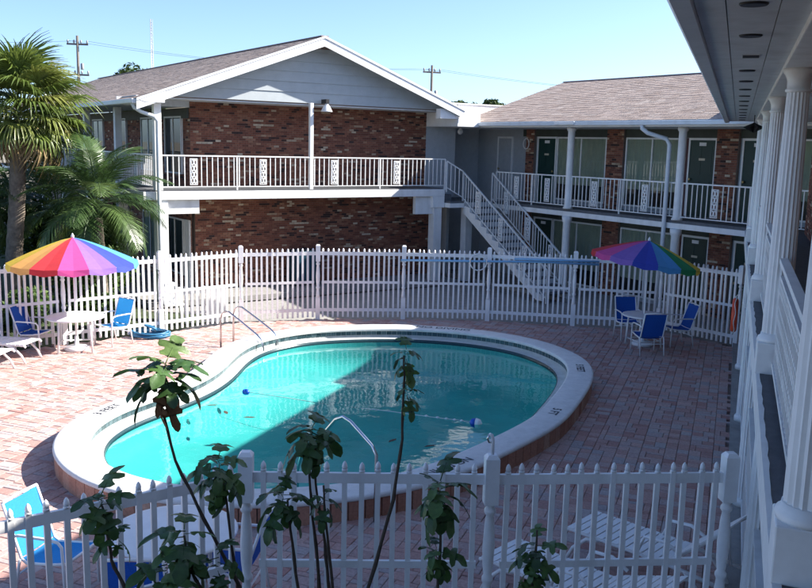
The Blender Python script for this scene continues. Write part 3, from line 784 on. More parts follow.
b = ybox(MB(), S1 + .002, 27, .4, 5.5, 5.2, 6.1); b.build('roof_end_sun_block', m_shing, rr_)  # hidden box added to stop sun slipping between this roof and the wing
b = MB(); prof = [(.255, 5.05), (.335, 5.04), (.36, 5.07), (.36, 5.12), (.375, 5.15), (.375, 5.18), (.25, 5.185)]
P = [(s_, y, z) for s_ in (S0, S1) for y, z in prof]; k = len(prof)
b.add(P, [(i, (i + 1) % k, k + (i + 1) % k, k + i) for i in range(k)] + [tuple(range(k)), tuple(reversed(range(k, 2 * k)))]); b.build('gutter', m_gutter, rr_)
for (l0, l1, z) in ((-.25, -.115, 5.082), (-.11, .125, 5.085), (.13, .275, 5.082)):
    b = ybox(MB(), S0, S1, l0, l1, z, 5.105); b.build('soffit_board', m_soffit, rr_)
b = ybox(MB(), S0, S1, .275, .50, 5.04, 5.10); b.build('header_beam', m_white, rr_, bevel=.006)
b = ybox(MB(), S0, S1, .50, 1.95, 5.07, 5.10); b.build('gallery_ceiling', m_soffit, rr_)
for k in range(14):
    s_ = 4.55 + 1.2 * k
    if k == 2:
        b = MB(); b.box(s_ - .09, s_ + .09, -.085, .035, 5.079, 5.084); v = b.build('soffit_grille', m_soffit, rr_)
        for j in range(6):
            b = MB(); b.box(s_ - .08 + j * .027, s_ - .066 + j * .027, -.08, .03, 5.074, 5.079); b.build('slot', m_black, v)
        continue
    b = MB(); b.lathe([(.06, 5.074), (.065, 5.079), (.066, 5.086)], 16, 0, 0); o = b.build('soffit_vent', m_black, rr_); o.location = (s_, -.01, 0)
def fluted(z0, z1, r0, r1):
    b = MB(); k = 9
    b.lathe([(r0 + (r1 - r0) * (i / k) ** 1.4, z0 + (z1 - z0) * i / k) for i in range(k + 1)], 36, flute=.10); return b
shaft = fluted(2.99, 4.86, .103, .082).mesh('shaft', m_white)
b = MB(); b.lathe([(.128, 2.92), (.132, 2.935), (.128, 2.955), (.112, 2.965), (.108, 2.99)], 28); base_m = b.mesh('column_base', m_white)
b = MB(); b.lathe([(.085, 4.86), (.095, 4.868), (.095, 4.885), (.083, 4.892), (.085, 4.95), (.10, 4.985), (.118, 5.01), (.12, 5.04)], 28); cap_m = b.mesh('capital', m_white)
b = MB(); b.box(-.13, .13, -.13, .13, 2.67, 2.92); pl_m = b.mesh('plinth', m_white)
lsh = fluted(.20, 2.30, .103, .088).mesh('lower_shaft', m_white)
b = MB(); b.lathe([(.13, .10), (.13, .17), (.112, .20)], 24); b.lathe([(.09, 2.30), (.12, 2.38), (.125, 2.42)], 24); lsb = b.mesh('lower_column_trim', m_white)
CS = [.1 + 3.7 * k for k in range(0, 6)]
for s_ in CS:
    p = inst('column', shaft, rb, (s_, -.388, 0))
    q = inst('plinth', pl_m, p); bv = q.modifiers.new('bevel', 'BEVEL'); bv.width = .008; bv.segments = 2
    inst('column_base', base_m, p); inst('capital', cap_m, p)
    lo = inst('lower_column', lsh, rb, (s_, -.40, 0)); inst('lower_column_trim', lsb, lo)
# lattice rail between the columns
def lattice_bay(s0, s1):
    L_ = s1 - s0
    b = MB(); b.box(s0, s1, -.425, -.365, 3.56, 3.60); b.box(s0, s1, -.415, -.375, 2.74, 2.775); b.box(s0, s1, -.41, -.38, 3.44, 3.465); fr_ = b.build('lattice_rail', m_white, rb)
    n = int(L_ / .11); l = MB()
    for k in range(n + 1):
        x = s0 + L_ * k / n; l.box(x - .011, x + .011, -.405, -.385, 2.775, 3.44)
    for z in (2.88, 2.99, 3.10, 3.21, 3.32): l.box(s0, s1, -.403, -.388, z, z + .02)
    for k in range(n):
        x = s0 + L_ * (k + .5) / n
        for z in (2.94, 3.155, 3.39):
            l.tube([(x + .035 * math.cos(a), -.395, z + .035 * math.sin(a)) for a in [2 * math.pi * i / 8 for i in range(9)]], .008, 4, cap=False)
    l.build('lattice', m_white, fr_)
for k in range(1, len(CS) - 1): lattice_bay(CS[k] + .11, CS[k + 1] - .11)
# ground floor of the gallery
b = ybox(MB(), S0, S1, .22, 1.95, -.08, .10); b.build('lower_floor', m_conc, rb)
tp_ = MB(); tp_.box(-.018, .018, -.018, .018, .16, 1.35); lpk = tp_.mesh('lower_baluster', m_white)
for k in range(1, len(CS) - 1):
    s0, s1 = CS[k] + .12, CS[k + 1] - .12
    b = MB(); b.box(s0, s1, -.43, -.36, 1.32, 1.37); b.box(s0, s1, -.42, -.37, .14, .18); b.box(s0, s1, -.42, -.37, .72, .76); lr = b.build('lower_rail', m_white, rb)
    n = int((s1 - s0) / .13)
    for j in range(1, n): inst('lower_baluster', lpk, lr, (s0 + (s1 - s0) * j / n, -.395, 0))
# hanging lantern near the far end
ln = empty('star_lantern', RB(17.6, .22, 4.86), 0, 'small black star shaped lantern hanging at the far end of the eave', 'lantern')
b = MB()
for k in range(8):
    a = 2 * math.pi * k / 8
    b.add([(0, 0, .09), (0, 0, -.10), (.20 * math.cos(a), .20 * math.sin(a), .0), (.07 * math.cos(a + .39), .07 * math.sin(a + .39), 0), (.07 * math.cos(a - .39), .07 * math.sin(a - .39), 0)], [(0, 2, 3), (0, 4, 2), (1, 3, 2), (1, 2, 4)])
b.build('star_body', m_black, ln)
b = MB(); b.tube([(0, 0, .08), (0, 0, .22)], .008, 6); b.build('hook', m_black, ln)

# ================================================================== FENCES
def picket_mesh(name, h, w_=.042):
    b = MB(); a = w_ / 2
    b.box(-a, a, -a * .8, a * .8, .05, h - .075)
    # small collar and spear cap
    r1 = a * 1.12
    b.lathe([(r1, h - .082), (r1, h - .066)], 8)
    b.lathe([(a * .95, h - .066), (a * 1.08, h - .045), (a * .85, h - .022), (a * .4, h - .006), (.002, h)], 8)
    return b.mesh(name, m_vinyl)
def post_mesh(name, h, w_=.105):
    b = MB(); a = w_ / 2
    b.box(-a, a, -a, a, h - .42, h - .03); b.add([(-a, -a, h - .03), (a, -a, h - .03), (a, a, h - .03), (-a, a, h - .03), (-a * .6, -a * .6, h), (a * .6, -a * .6, h), (a * .6, a * .6, h), (-a * .6, a * .6, h)], [(4, 5, 6, 7), (0, 1, 5, 4), (1, 2, 6, 5), (2, 3, 7, 6), (3, 0, 4, 7)])
    b.lathe([(a * .95, h - .42), (a * .55, h - .45), (a * .85, h - .475), (a * .85, h - .50), (a * .55, h - .525), (a * .72, h - .60), (a * .9, h - .80), (a * .80, h - .95), (a * .6, h - 1.05), (a * .85, h - 1.075), (a * .85, h - 1.10), (a * .6, h - 1.13), (a * .72, h - 1.2), (a * .8, .62), (a * .95, .55)], 14)
    b.box(-a, a, -a, a, 0, .55)
    return b.mesh(name, m_vinyl)
pk_f = picket_mesh('picket', 1.80, .046); po_f = post_mesh('fence_post', 1.89, .11)
pk_n = picket_mesh('picket', 1.85); po_n = post_mesh('fence_post', 1.93, .115)
def fence(name, posts, label, pk, po, top, caps=True, last_post=True, pitch=.128, full_mid=()):
    root = empty(name, (posts[0][0], posts[0][1], 0), 0, label, 'fence'); o0 = Vector((posts[0][0], posts[0][1], 0))
    for i, p in enumerate(posts):
        p = Vector((p[0], p[1], 0)) - o0
        if i < len(posts) - 1:
            q = Vector((posts[i + 1][0], posts[i + 1][1], 0)) - o0; d = (q - p); L_ = d.length; d.normalize(); az = math.atan2(d.y, d.x)
        if i < len(posts) - 1 or last_post: inst('fence_post', po, root, p, (0, 0, az))
        if i == len(posts) - 1: break
        n = max(2, round((L_ - .02) / pitch)); xs = [L_ * k / n for k in range(1, n)]
        for (z, hh, x0, x1) in ((top, .085, .05, L_ - .05), (.235, .075, .05, L_ - .05), (top * .565, .06, xs[0] - .03, xs[-1] + .03)):
            if i in full_mid and z == top * .565: x0, x1 = .05, L_ - .05
            b = MB(); b.box(x0, x1, -.016, .016, z - hh / 2, z + hh / 2); r = b.build('rail', m_vinyl, root); r.location = p; r.rotation_euler = (0, 0, az)
        for x in xs: inst('picket', pk, root, p + d * x + Vector((0, 0, rng.uniform(-.008, .006))), (rng.uniform(-.006, .006), rng.uniform(-.008, .008), az))
    return root
fence('picket_fence', FENCE_FAR, 'long white picket fence curving round the far side of the pool', pk_f, po_f, 1.665)
FN = [(-3.55, 5.20), (-1.26, 6.80), (.735, 6.87), (2.745, 7.05)]
fence('picket_fence', FN, 'white picket fence nearest the camera, behind the leafy stems', pk_n, po_n, 1.715, pitch=.128)
# hasp on top of the near middle post
hp = empty('gate_hook', (.735, 6.87, 1.93), 0, 'small white hook bracket on top of the middle near fence post', 'hook')
b = MB(); b.tube([(0, 0, -.01), (0, 0, .12), (-.01, 0, .16), (-.03, 0, .17)], .014, 8); b.build('bracket', m_vinyl, hp)
b = MB(); b.tube([(-.03, 0, .17), (-.045, 0, .13), (-.03, 0, .10), (-.012, 0, .10)], .009, 6); b.build('hook_loop', m_chrome, hp)

# ================================================================== FURNITURE
def rot2(a): return Matrix.Rotation(a, 4, 'Z')
def chair(loc, face, label, sling=None, h=.95):
    """face: direction the sitter looks, local +x"""
    c = empty('sling_chair', (*loc, 0), face, label, 'chair', 'blue sling patio chairs'); sl = sling or m_sling
    hw = .27
    for s_ in (-1, 1):
        b = MB(); b.tube([(-.30, s_ * hw, 0), (-.24, s_ * hw, .34), (-.22, s_ * hw, .42)], .014, 8); b.build('rear_leg', m_plastic, c)
        b = MB(); b.tube([(.26, s_ * hw, 0), (.25, s_ * hw, .40), (.24, s_ * hw, .60), (.20, s_ * hw, .645), (.10, s_ * hw, .66), (-.22, s_ * hw, .66), (-.29, s_ * hw, .64)], .015, 8); b.build('arm_and_front_leg', m_plastic, c)
        b = MB(); b.tube([(.27, s_ * (hw - .02), .43), (.1, s_ * (hw - .02), .40), (-.16, s_ * (hw - .02), .38), (-.22, s_ * (hw - .02), .42), (-.30, s_ * (hw - .02), .66), (-.40, s_ * (hw - .02), h)], .015, 8); b.build('side_frame', m_plastic, c)
    b = MB(); b.tube([(-.40, -hw + .02, h), (-.405, 0, h + .012), (-.40, hw - .02, h)], .015, 8); b.build('top_bar', m_plastic, c)
    b = MB(); b.tube([(.27, -hw + .02, .43), (.27, hw - .02, .43)], .014, 8); b.build('front_bar', m_plastic, c)
    b = MB(); b.tube([(-.25, -hw, .26), (-.25, hw, .26)], .011, 8); b.build('stretcher', m_plastic, c)
    def sheet(prof, nm):
        b = MB(); P = []
        for x, z, sag in prof:
            for j in range(5):
                t = -1 + j / 2; P.append((x - sag * .3 * (1 - t * t), t * (hw - .025), z - sag * (1 - t * t)))
        b.add(P, [(i * 5 + j, i * 5 + j + 1, (i + 1) * 5 + j + 1, (i + 1) * 5 + j) for i in range(len(prof) - 1) for j in range(4)], 0.0, True); b.build(nm, sl, c)
    sheet([(.265, .435, 0), (.1, .402, .02), (-.16, .382, .025), (-.22, .42, .015)], 'seat_sling')
    sheet([(-.222, .43, .012), (-.26, .54, .02), (-.30, .66, .022), (-.355, .81, .015), (-.395, h - .01, .004)], 'back_sling')
    return c
def table(loc, label, r=.55, h=.72, rz=.3):
    t_ = empty('round_table', (*loc, 0), rz, label, 'table', 'white round patio tables')
    b = MB(); b.lathe([(r - .03, h - .035), (r, h - .03), (r + .006, h - .015), (r, h), (r - .02, h + .004), (.03, h + .004)], 40); b.build('table_top', m_plastic, t_)
    for k in range(4):
        a = math.pi / 4 + k * math.pi / 2; x, y = .72 * r * math.cos(a), .72 * r * math.sin(a)
        b = MB(); b.tube([(x * 1.12, y * 1.12, 0), (x, y, h - .03)], .021, 8); b.build('leg', m_plastic, t_)
    b = MB(); pts = [(.76 * r * math.cos(a), .76 * r * math.sin(a), .14) for a in [math.pi / 4 + k * math.pi / 2 for k in range(5)]]
    b.tube(pts, .015, 8); b.build('brace', m_plastic, t_)
    return t_
UC = {'yel': (.78, .56, .07), 'gold': (.76, .40, .12), 'red': (.64, .05, .06), 'pink': (.66, .09, .33), 'vio': (.30, .16, .55), 'blu': (.05, .08, .50), 'sky': (.10, .36, .68), 'grn': (.04, .30, .12)}
um = {k: M('canopy_' + k, c, .75, ns=10, na=.08, transl=.35) for k, c in UC.items()}
def umbrella(loc, label, seq, R_=1.31, apex=2.36, drop=.52, tilt=0.0, taz=0.0, rot=0.0):
    u = empty('beach_umbrella', (*loc, 0), 0, label, 'umbrella', 'rainbow striped umbrellas')
    n = len(seq); D = Quaternion((math.sin(taz), -math.cos(taz), 0), -tilt) if tilt else Quaternion()
    pc = Vector((0, 0, apex))
    def T(p): return pc + D @ (Vector(p) - pc)
    for i, cn in enumerate(seq):
        a0_, a1_ = rot + 2 * math.pi * i / n, rot + 2 * math.pi * (i + 1) / n; am = (a0_ + a1_) / 2
        b = MB(); P = []; K_ = 6
        for k in range(K_ + 1):
            f = k / K_; rr2 = .02 + (R_ - .02) * f; z = apex - drop * (f ** 1.22)
            for j, a in enumerate((a0_, am, a1_)):
                q = rr2 * (1 if j != 1 else math.cos(math.pi / n) * (1 - .015 * f)); zz = z - (0 if j != 1 else .018 * f)
                P.append(T((q * math.cos(a), q * math.sin(a), zz)))
        # valance with a scalloped lower edge
        for j, a in enumerate((a0_, am, a1_)):
            q = (R_ + .012) * (1 if j != 1 else math.cos(math.pi / n)); P.append(T((q * math.cos(a), q * math.sin(a), apex - drop - (.10 if j != 1 else .145))))
        F = [(k * 3 + j, k * 3 + j + 1, (k + 1) * 3 + j + 1, (k + 1) * 3 + j) for k in range(K_ + 1) for j in (0, 1)]
        b.add(P, F); g_ = b.build('canopy_panel', um[cn], u)
        b = MB(); b.tube([T((.03 * math.cos(a0_), .03 * math.sin(a0_), apex - .02)), T((R_ * .6 * math.cos(a0_), R_ * .6 * math.sin(a0_), apex - drop * (.6 ** 1.22) - .012)), T((R_ * math.cos(a0_), R_ * math.sin(a0_), apex - drop - .008))], .007, 5)
        b.build('rib', m_rail, u)
    b = MB(); b.tube([(0, 0, .10), (0, 0, 1.2), (0, 0, apex - .02)], .021, 10); b.build('pole', m_plastic, u)
    b = MB(); b.lathe([(.035, 0), (.036, .04), (.02, .07), (.004, .10)], 10); f_ = b.build('finial', m_plastic, u); f_.location = (0, 0, apex - .01)
    b = MB(); b.lathe([(.24, 0), (.25, .03), (.22, .075), (.05, .10), (.04, .28), (.032, .30)], 24); b.build('base', m_plastic, u)
    return u
# left group
table((-6.86, 17.98), 'white round table under the left rainbow umbrella', .58)
SEQ = ['yel', 'gold', 'red', 'pink', 'vio', 'blu', 'sky', 'grn', 'yel', 'red', 'pink', 'vio', 'blu', 'grn']
umbrella((-6.86, 18.0), 'rainbow beach umbrella in the sun over the left table', SEQ, 1.28, 2.36, .50, rot=math.pi + .36)
chair((-7.62, 17.78), rad(-10), 'blue sling chair left of the left umbrella table')
chair((-6.30, 18.62), rad(238), 'sunlit blue sling chair right of the left umbrella table', m_sling_sunlit)
# right group (in the shade)
table((5.44, 19.72), 'white round table under the right rainbow umbrella', .50)
SEQ2 = ['red', 'pink', 'vio', 'blu', 'sky', 'grn', 'yel', 'gold', 'red', 'pink', 'vio', 'blu', 'sky', 'grn']
umbrella((5.44, 19.78), 'rainbow beach umbrella in the shade tilted over the right table', SEQ2, 1.20, 2.40, .42, tilt=rad(8), taz=rad(0), rot=math.pi - .26)
chair((5.32, 18.95), rad(97), 'blue sling chair with its back to the pool at the right table')
chair((5.28, 20.42), rad(-85), 'blue sling chair behind the right umbrella table, against the fence')
chair((6.22, 19.85), rad(190), 'blue sling chair right of the right umbrella table, seen from its side')
# near left group
table((-2.16, 7.92), 'white round table close behind the near fence, half in sun', .60)
chair((-3.33, 8.05), rad(-14), 'blue sling chair coloured sunlit azure, in the sun behind the near fence', m_sling_sunlit)
chair((-2.22, 7.22), rad(92), 'dark blue sling chair with its back against the near fence')
chair((-1.62, 7.95), rad(172), 'dark blue sling chair right of the near white table')

def chaise(loc, ang_, label, back=rad(38)):
    """foot end at the origin, lying along local +x"""
    c = empty('chaise_longue', (*loc, 0), ang_, label, 'lounger', 'white slatted chaise longues')
    wd = .60; hz = .36
    for s_ in (-1, 1):
        y = s_ * (wd / 2 - .02)
        b = MB(); b.tube([(.0, y, hz - .03), (.05, y, hz), (1.15, y, hz), (1.72, y, hz - .05)], .022, 8); b.build('side_rail', m_plastic, c)
        b = MB(); b.tube([(.02, y, 0), (.10, y, .16), (.26, y, .31), (.42, y, hz - .01)], .022, 8); b.build('foot_leg', m_plastic, c)
        b = MB(); b.tube([(1.62, y, 0), (1.52, y, .18), (1.36, y, hz - .01)], .022, 8); b.build('head_leg', m_plastic, c)
        b = MB(); b.tube([(.85, y, hz + .02), (.92, y, hz + .20), (1.15, y, hz + .22), (1.32, y, hz + .14)], .018, 8); b.build('armrest', m_plastic, c)
    n = 13
    for k in range(n):
        x = .03 + k * .088; b = MB(); b.box(x, x + .072, -wd / 2, wd / 2, hz + .008, hz + .024); b.build('slat', m_plastic, c)
    bx, bz = 1.18, hz + .02
    cb, sb = math.cos(back), math.sin(back)
    fr_ = MB()
    for s_ in (-1, 1): fr_.tube([(bx, s_ * (wd / 2 - .03), bz), (bx + .78 * cb, s_ * (wd / 2 - .03), bz + .78 * sb)], .02, 8)
    fb = fr_.build('backrest', m_plastic, c)
    for k in range(9):
        q = .03 + k * .085; b = MB()
        p0 = Vector((bx + q * cb - sb * .02, 0, bz + q * sb + cb * .02)); p1 = Vector((bx + (q + .07) * cb - sb * .02, 0, bz + (q + .07) * sb + cb * .02))
        b.add([(p0.x, -wd / 2, p0.z), (p0.x, wd / 2, p0.z), (p1.x, wd / 2, p1.z), (p1.x, -wd / 2, p1.z)] + [(p0.x + .014 * sb, -wd / 2, p0.z - .014 * cb), (p0.x + .014 * sb, wd / 2, p0.z - .014 * cb), (p1.x + .014 * sb, wd / 2, p1.z - .014 * cb), (p1.x + .014 * sb, -wd / 2, p1.z - .014 * cb)],
              [(0, 1, 2, 3), (7, 6, 5, 4), (0, 4, 5, 1), (1, 5, 6, 2), (2, 6, 7, 3), (3, 7, 4, 0)]); b.build('slat', m_plastic, fb)
    for s_ in (-1, 1):
        b = MB(); b.tube([(bx + .5 * cb, s_ * (wd / 2 - .05), bz + .5 * sb), (bx + .42, s_ * (wd / 2 - .05), .3)], .014, 6); b.build('back_prop', m_plastic, c)
    return c
chaise((1.00, 8.46), rad(-44), 'white slatted chaise longue nearest the middle post of the near fence', rad(20))
chaise((1.98, 9.20), rad(-43), 'white slatted chaise longue with raised back near the right fence corner', rad(42))
chaise((-7.33, 17.00), rad(172), 'white slatted chaise longue beside the left umbrella table', rad(12))
chaise((-7.45, 16.10), rad(176), 'white slatted chaise longue at the left edge of the picture', rad(12))

# pool ladder rails
ld = empty('pool_ladder', (-3.35, 18.2, 0), 0, 'pair of steel pool ladder handrails at the left end of the pool', 'ladder')
for (ax, ay, bx_, by) in ((-3.96, 18.55, -2.93, 17.86), (-3.80, 19.12, -2.72, 18.42)):
    a = Vector((ax + 3.35, ay - 18.2, 0)); c = Vector((bx_ + 3.35, by - 18.2, 0)); d = c - a
    pts = [a, a + Vector((0, 0, .62)), a + d * .03 + Vector((0, 0, .74)), a + d * .10 + Vector((0, 0, .80)), a + d * .20 + Vector((0, 0, .80)), a + d * .5 + Vector((0, 0, .63)), a + d * .85 + Vector((0, 0, .42)), a + d * .96 + Vector((0, 0, .33)), a + d + Vector((0, 0, .15)), a + d + Vector((0, 0, -.35))]
    b = MB(); b.tube(pts, .021, 10); b.build('handrail', m_chrome, ld)
for z in (-.05, -.28):
    p0 = Vector((-2.93 + 3.35, 17.86 - 18.2, z)); p1 = Vector((-2.72 + 3.35, 18.42 - 18.2, z)); b = MB(); b.bar(p0, p1, .09, .025); b.build('step', m_plastic, ld)
gr = empty('grab_rail', (-.30, 9.80, 0), 0, 'single steel grab rail rising from the near pool edge', 'handrail')
b = MB(); pts = [(0, 0, -.02), (0, 0, .6), (0, .03, .82), (-.05, .06, .92), (-.32, .33, 1.12), (-.42, .43, 1.15), (-.52, .53, 1.08), (-.80, .85, .66), (-1.0, 1.05, .40), (-1.05, 1.10, .2), (-1.06, 1.11, -.3)]
b.tube([(p[0] , p[1], p[2]) for p in pts], .021, 10); b.build('handrail', m_chrome, gr)

# coiled blue hose on the deck
hs = empty('coiled_hose', (-5.72, 19.40, 0), 0, 'coil of pale blue pool hose lying by the left fence', 'hose')
pts = []
for i in range(150):
    a = i * .28; lay = i // 24
    pts.append(((.42 - .02 * (i % 24) / 24 + .03 * math.sin(lay * 2.1)) * math.cos(a), (.30 - .03 * math.cos(lay * 1.7)) * math.sin(a), .024 + .018 * lay + .008 * math.sin(i * .9)))
b = MB(); b.tube(pts, .022, 7); b.build('hose_coils', m_hose, hs)
b = MB(); b.tube([(.12 * math.cos(a) + .0, .05 * math.sin(a), .16 + .10 * math.sin(a * .5)) for a in [i * .4 for i in range(18)]], .024, 7); b.build('loose_end', m_hose, hs)

# life ring
lr_ = empty('life_ring', RB(17.6, .17, 1.36), math.pi / 2 - YR, 'orange life ring hanging on the right by the fence end', 'life ring')
b = MB(); b.tube([(.25 * math.cos(a), 0, .27 * math.sin(a)) for a in [2 * math.pi * i / 36 for i in range(37)]], .058, 12, cap=False); b.build('ring', m_orange, lr_)
b = MB(); b.tube([(.325 * math.cos(a), .012 * math.sin(6 * a), .345 * math.sin(a)) for a in [2 * math.pi * i / 36 for i in range(37)]], .008, 5, cap=False); b.build('grab_rope', m_rope, lr_)
b = MB(); b.tube([(0, 0, .35), (-.02, -.1, .5)], .008, 5); b.build('hanging_cord', m_rope, lr_)

# float line across the pool
fl_ = empty('float_line', (1.16, 13.5, .06), 0, 'thin safety rope with blue and white floats across the pool', 'rope')
pts = [(0, 0, .0), (-.3, .12, .005), (-.6, .22, 0), (-1.4, .52, .0), (-2.4, .86, -.02), (-3.2, 1.16, 0), (-3.92, 1.44, 0)]
b = MB(); b.tube(pts, .006, 6); b.build('rope', m_rope, fl_)
def fl_float(x, y, s_, two=True):
    b = MB(); b.lathe([(.01, -.09 * s_), (.055 * s_, -.06 * s_), (.07 * s_, 0)], 14); f_ = b.build('float', m_bluepl, fl_)
    b = MB(); b.lathe([(.07 * s_, 0), (.055 * s_, .06 * s_), (.01, .09 * s_)], 14); b.build('float_half', m_plastic if two else m_bluepl, f_)
    f_.location = (x, y, .0); f_.rotation_euler = (0, rad(90), rad(-20))
fl_float(0, 0, 1.15); fl_float(-3.92, 1.44, .8, False)
for x in (-.22, -.33, -.46, -.6, -.78): 
    b = MB(); b.lathe([(.008, -.03), (.022, 0), (.008, .03)], 8); f_ = b.build('float', m_rope, fl_); f_.location = (x, -x * .37, .005); f_.rotation_euler = (0, rad(90), rad(-20))
# fallen leaves on the water: each a small thing
lm = MB(); lm.add([(-.10, 0, 0), (-.03, .035, .004), (.05, .03, .002), (.11, 0, .004), (.05, -.035, .002), (-.03, -.03, .004)], [(0, 1, 2, 3, 4, 5)]); leafm = lm.mesh('fallen_leaf', m_bark)
for (x, y, a, lab) in ((-3.17, 14.10, .3, 'dark leaf floating nearest the left pool wall'), (-2.86, 13.72, 2.0, 'dark leaf floating second from the left pool wall'), (-2.45, 13.5, .1, 'dark leaf floating third from the left pool wall'), (.40, 12.35, .5, 'dark leaf floating between the tall thin stem and the buoy'), (.80, 12.1, -.2, 'dark leaf floating rightmost, below the white buoy'), (-.15, 12.55, 1.0, 'dark leaf floating just left of the tall thin stem')):
    o = inst('fallen_leaf', leafm, None, (x, y, .062), (0, 0, a)); setp(o, lab, 'leaf', 'leaves floating on the pool')

# skimmer pole and hoop hung along the far fence
sk_ = empty('pool_skimmer', (1.8, 22.05, 1.56), 0, 'long pale blue skimmer pole with net hoop hung along the far fence', 'skimmer')
b = MB(); b.tube([(-1.95, .04, -.04), (0, .02, -.02), (1.5, -.12, .02), (2.95, -.42, .03)], .028, 8); b.build('pole', m_polelb, sk_)
b = MB(); b.tube([(.9, -.05, .07), (2.95, -.42, .10)], .026, 8); b.build('second_pole', m_polelb, sk_)
b = MB(); b.tube([(-.0 + .21 * math.cos(a), -.05, -.03 + .21 * math.sin(a)) for a in [2 * math.pi * i / 24 for i in range(25)]], .016, 6, cap=False); b.build('net_hoop', m_rail, sk_)

# things behind the far fence
cb_ = empty('vending_cabinet', LB(4.75, 1.05, .10), YW, 'dark teal metal cabinet against the brick wall behind the fence', 'cabinet')
b = MB(); b.box(-.42, .42, -.33, .33, .04, 1.06); b.build('cabinet_body', m_teal, cb_, bevel=.02)
b = MB(); b.box(-.36, .36, -.35, -.332, .15, 1.0); d_ = b.build('cabinet_door', m_teal, cb_, bevel=.006)
b = MB(); b.box(.27, .30, -.38, -.351, .5, .8); b.build('handle', m_chrome, d_)
def plastic_chair(loc, a, label):
    c = empty('plastic_chair', loc, a, label, 'chair')
    for sx in (-1, 1):
        for x in (-.22, .22):
            b = MB(); b.tube([(x * 1.15, sx * .25, 0), (x, sx * .22, .43)], .025, 6); b.build('leg', m_plastic, c)
        b = MB(); b.tube([(.22, sx * .27, .42), (.2, sx * .28, .64), (-.2, sx * .27, .66)], .025, 6); b.build('armrest', m_plastic, c)
    b = MB(); b.box(-.24, .25, -.25, .25, .41, .44); b.build('seat', m_plastic, c, bevel=.01)
    P = []; b = MB()
    for k in range(7):
        y = -.25 + k * .5 / 6; hgt = .94 - .16 * abs(k - 3) ** 2 / 9
        b.bar((-.23, y, .43), (-.34, y, hgt), .055, .02, (1, 0, .2))
    b.bar((-.34, -.2, .86), (-.34, .2, .86), .03, .09); b.build('backrest', m_plastic, c)
    return c
plastic_chair((-5.75, 21.45, -.05), rad(-60), 'white plastic garden chair behind the left far fence')
sg = empty('slatted_screen', (-5.35, 21.0, -.04), rad(24), 'low weathered white slatted screen behind the left far fence', 'screen')
for k in range(8):
    b = MB(); b.box(k * .135, k * .135 + .09, -.01, .012, .03, .93 - .02 * (k % 3)); b.build('slat', m_plastic, sg)
for z in (.25, .75):
    b = MB(); b.box(-.02, 1.06, .013, .04, z, z + .06); b.build('rail', m_plastic, sg)

# ================================================================== PLANTS
# fan palm leaf: stalk plus drooping strips
def fan_leaf(seed, R_=.85, stalk=.8, n=30, spread=rad(250), droop=.5, mat=None):
    r = random.Random(seed); b = MB()
    b.tube([(0, 0, 0), (stalk * .5, 0, .05), (stalk, 0, 0)], [.018, .013, .01], 4)
    for k in range(n):
        a = -spread / 2 + spread * k / (n - 1) + r.uniform(-.03, .03); L_ = R_ * (1 - .30 * abs(a) / (spread / 2)) * r.uniform(.88, 1.1)
        d = Vector((math.cos(a), math.sin(a), 0)); sd_ = Vector((-d.y, d.x, 0)); dr = droop * r.uniform(.6, 1.4); fold = .012
        P = []
        for f, wv in ((0.02, .012), (.35, .030), (.62, .026), (.85, .014), (1.0, .002)):
            c = Vector((stalk, 0, 0)) + d * (L_ * f * (1 - .12 * dr * f)) + Vector((0, 0, .10 * math.sin(f * 2) - dr * L_ * max(0, f - .3) ** 2 * 1.3 + .10 * abs(a) * f * .3))
            P += [c - sd_ * wv + Vector((0, 0, fold)), c, c + sd_ * wv + Vector((0, 0, fold))]
        F = [(i * 3 + j, i * 3 + j + 1, (i + 1) * 3 + j + 1, (i + 1) * 3 + j) for i in range(4) for j in (0, 1)]
        b.add(P, F)
    return b.mesh('frond', mat or m_palm)
def palm(name, loc, trunk_pts, tr, crown, n, meshes, label, seed, el_rng=(-55, 75), scale=1.0, dry=None):
    r = random.Random(seed); t = empty(name, loc, 0, label, 'palm tree')
    b = MB(); pts = []; rs = []
    for i in range(24):
        f = i / 23; k = f * (len(trunk_pts) - 1); j = min(int(k), len(trunk_pts) - 2)
        p = Vector(trunk_pts[j]).lerp(Vector(trunk_pts[j + 1]), k - j); pts.append(p); rs.append(tr * (1.12 - .12 * f) * (1 + (.05 if i % 2 else -.03)))
    b.tube(pts, rs, 14); b.build('trunk', m_trunk, t)
    for k in range(n):
        az = k * 2.39996 + r.uniform(-.2, .2); f = (k + .5) / n
        el_ = rad(el_rng[1] + (el_rng[0] - el_rng[1]) * f ** .85) + r.uniform(-.12, .12)
        s_ = scale * r.uniform(.85, 1.12)
        mm = r.choice(meshes) if not (dry and f > .88) else dry
        inst('frond', mm, t, Vector(crown) + Vector((.08 * math.cos(az), .08 * math.sin(az), .25 - .4 * f)), (r.uniform(-.25, .25), -el_, az), (s_, s_, s_))
    return t
FM = [fan_leaf(100 + i, .95, .85, 34, rad(240), .75) for i in range(4)]
FMd = fan_leaf(140, .8, .7, 26, rad(200), 1.3, m_palm_dry)
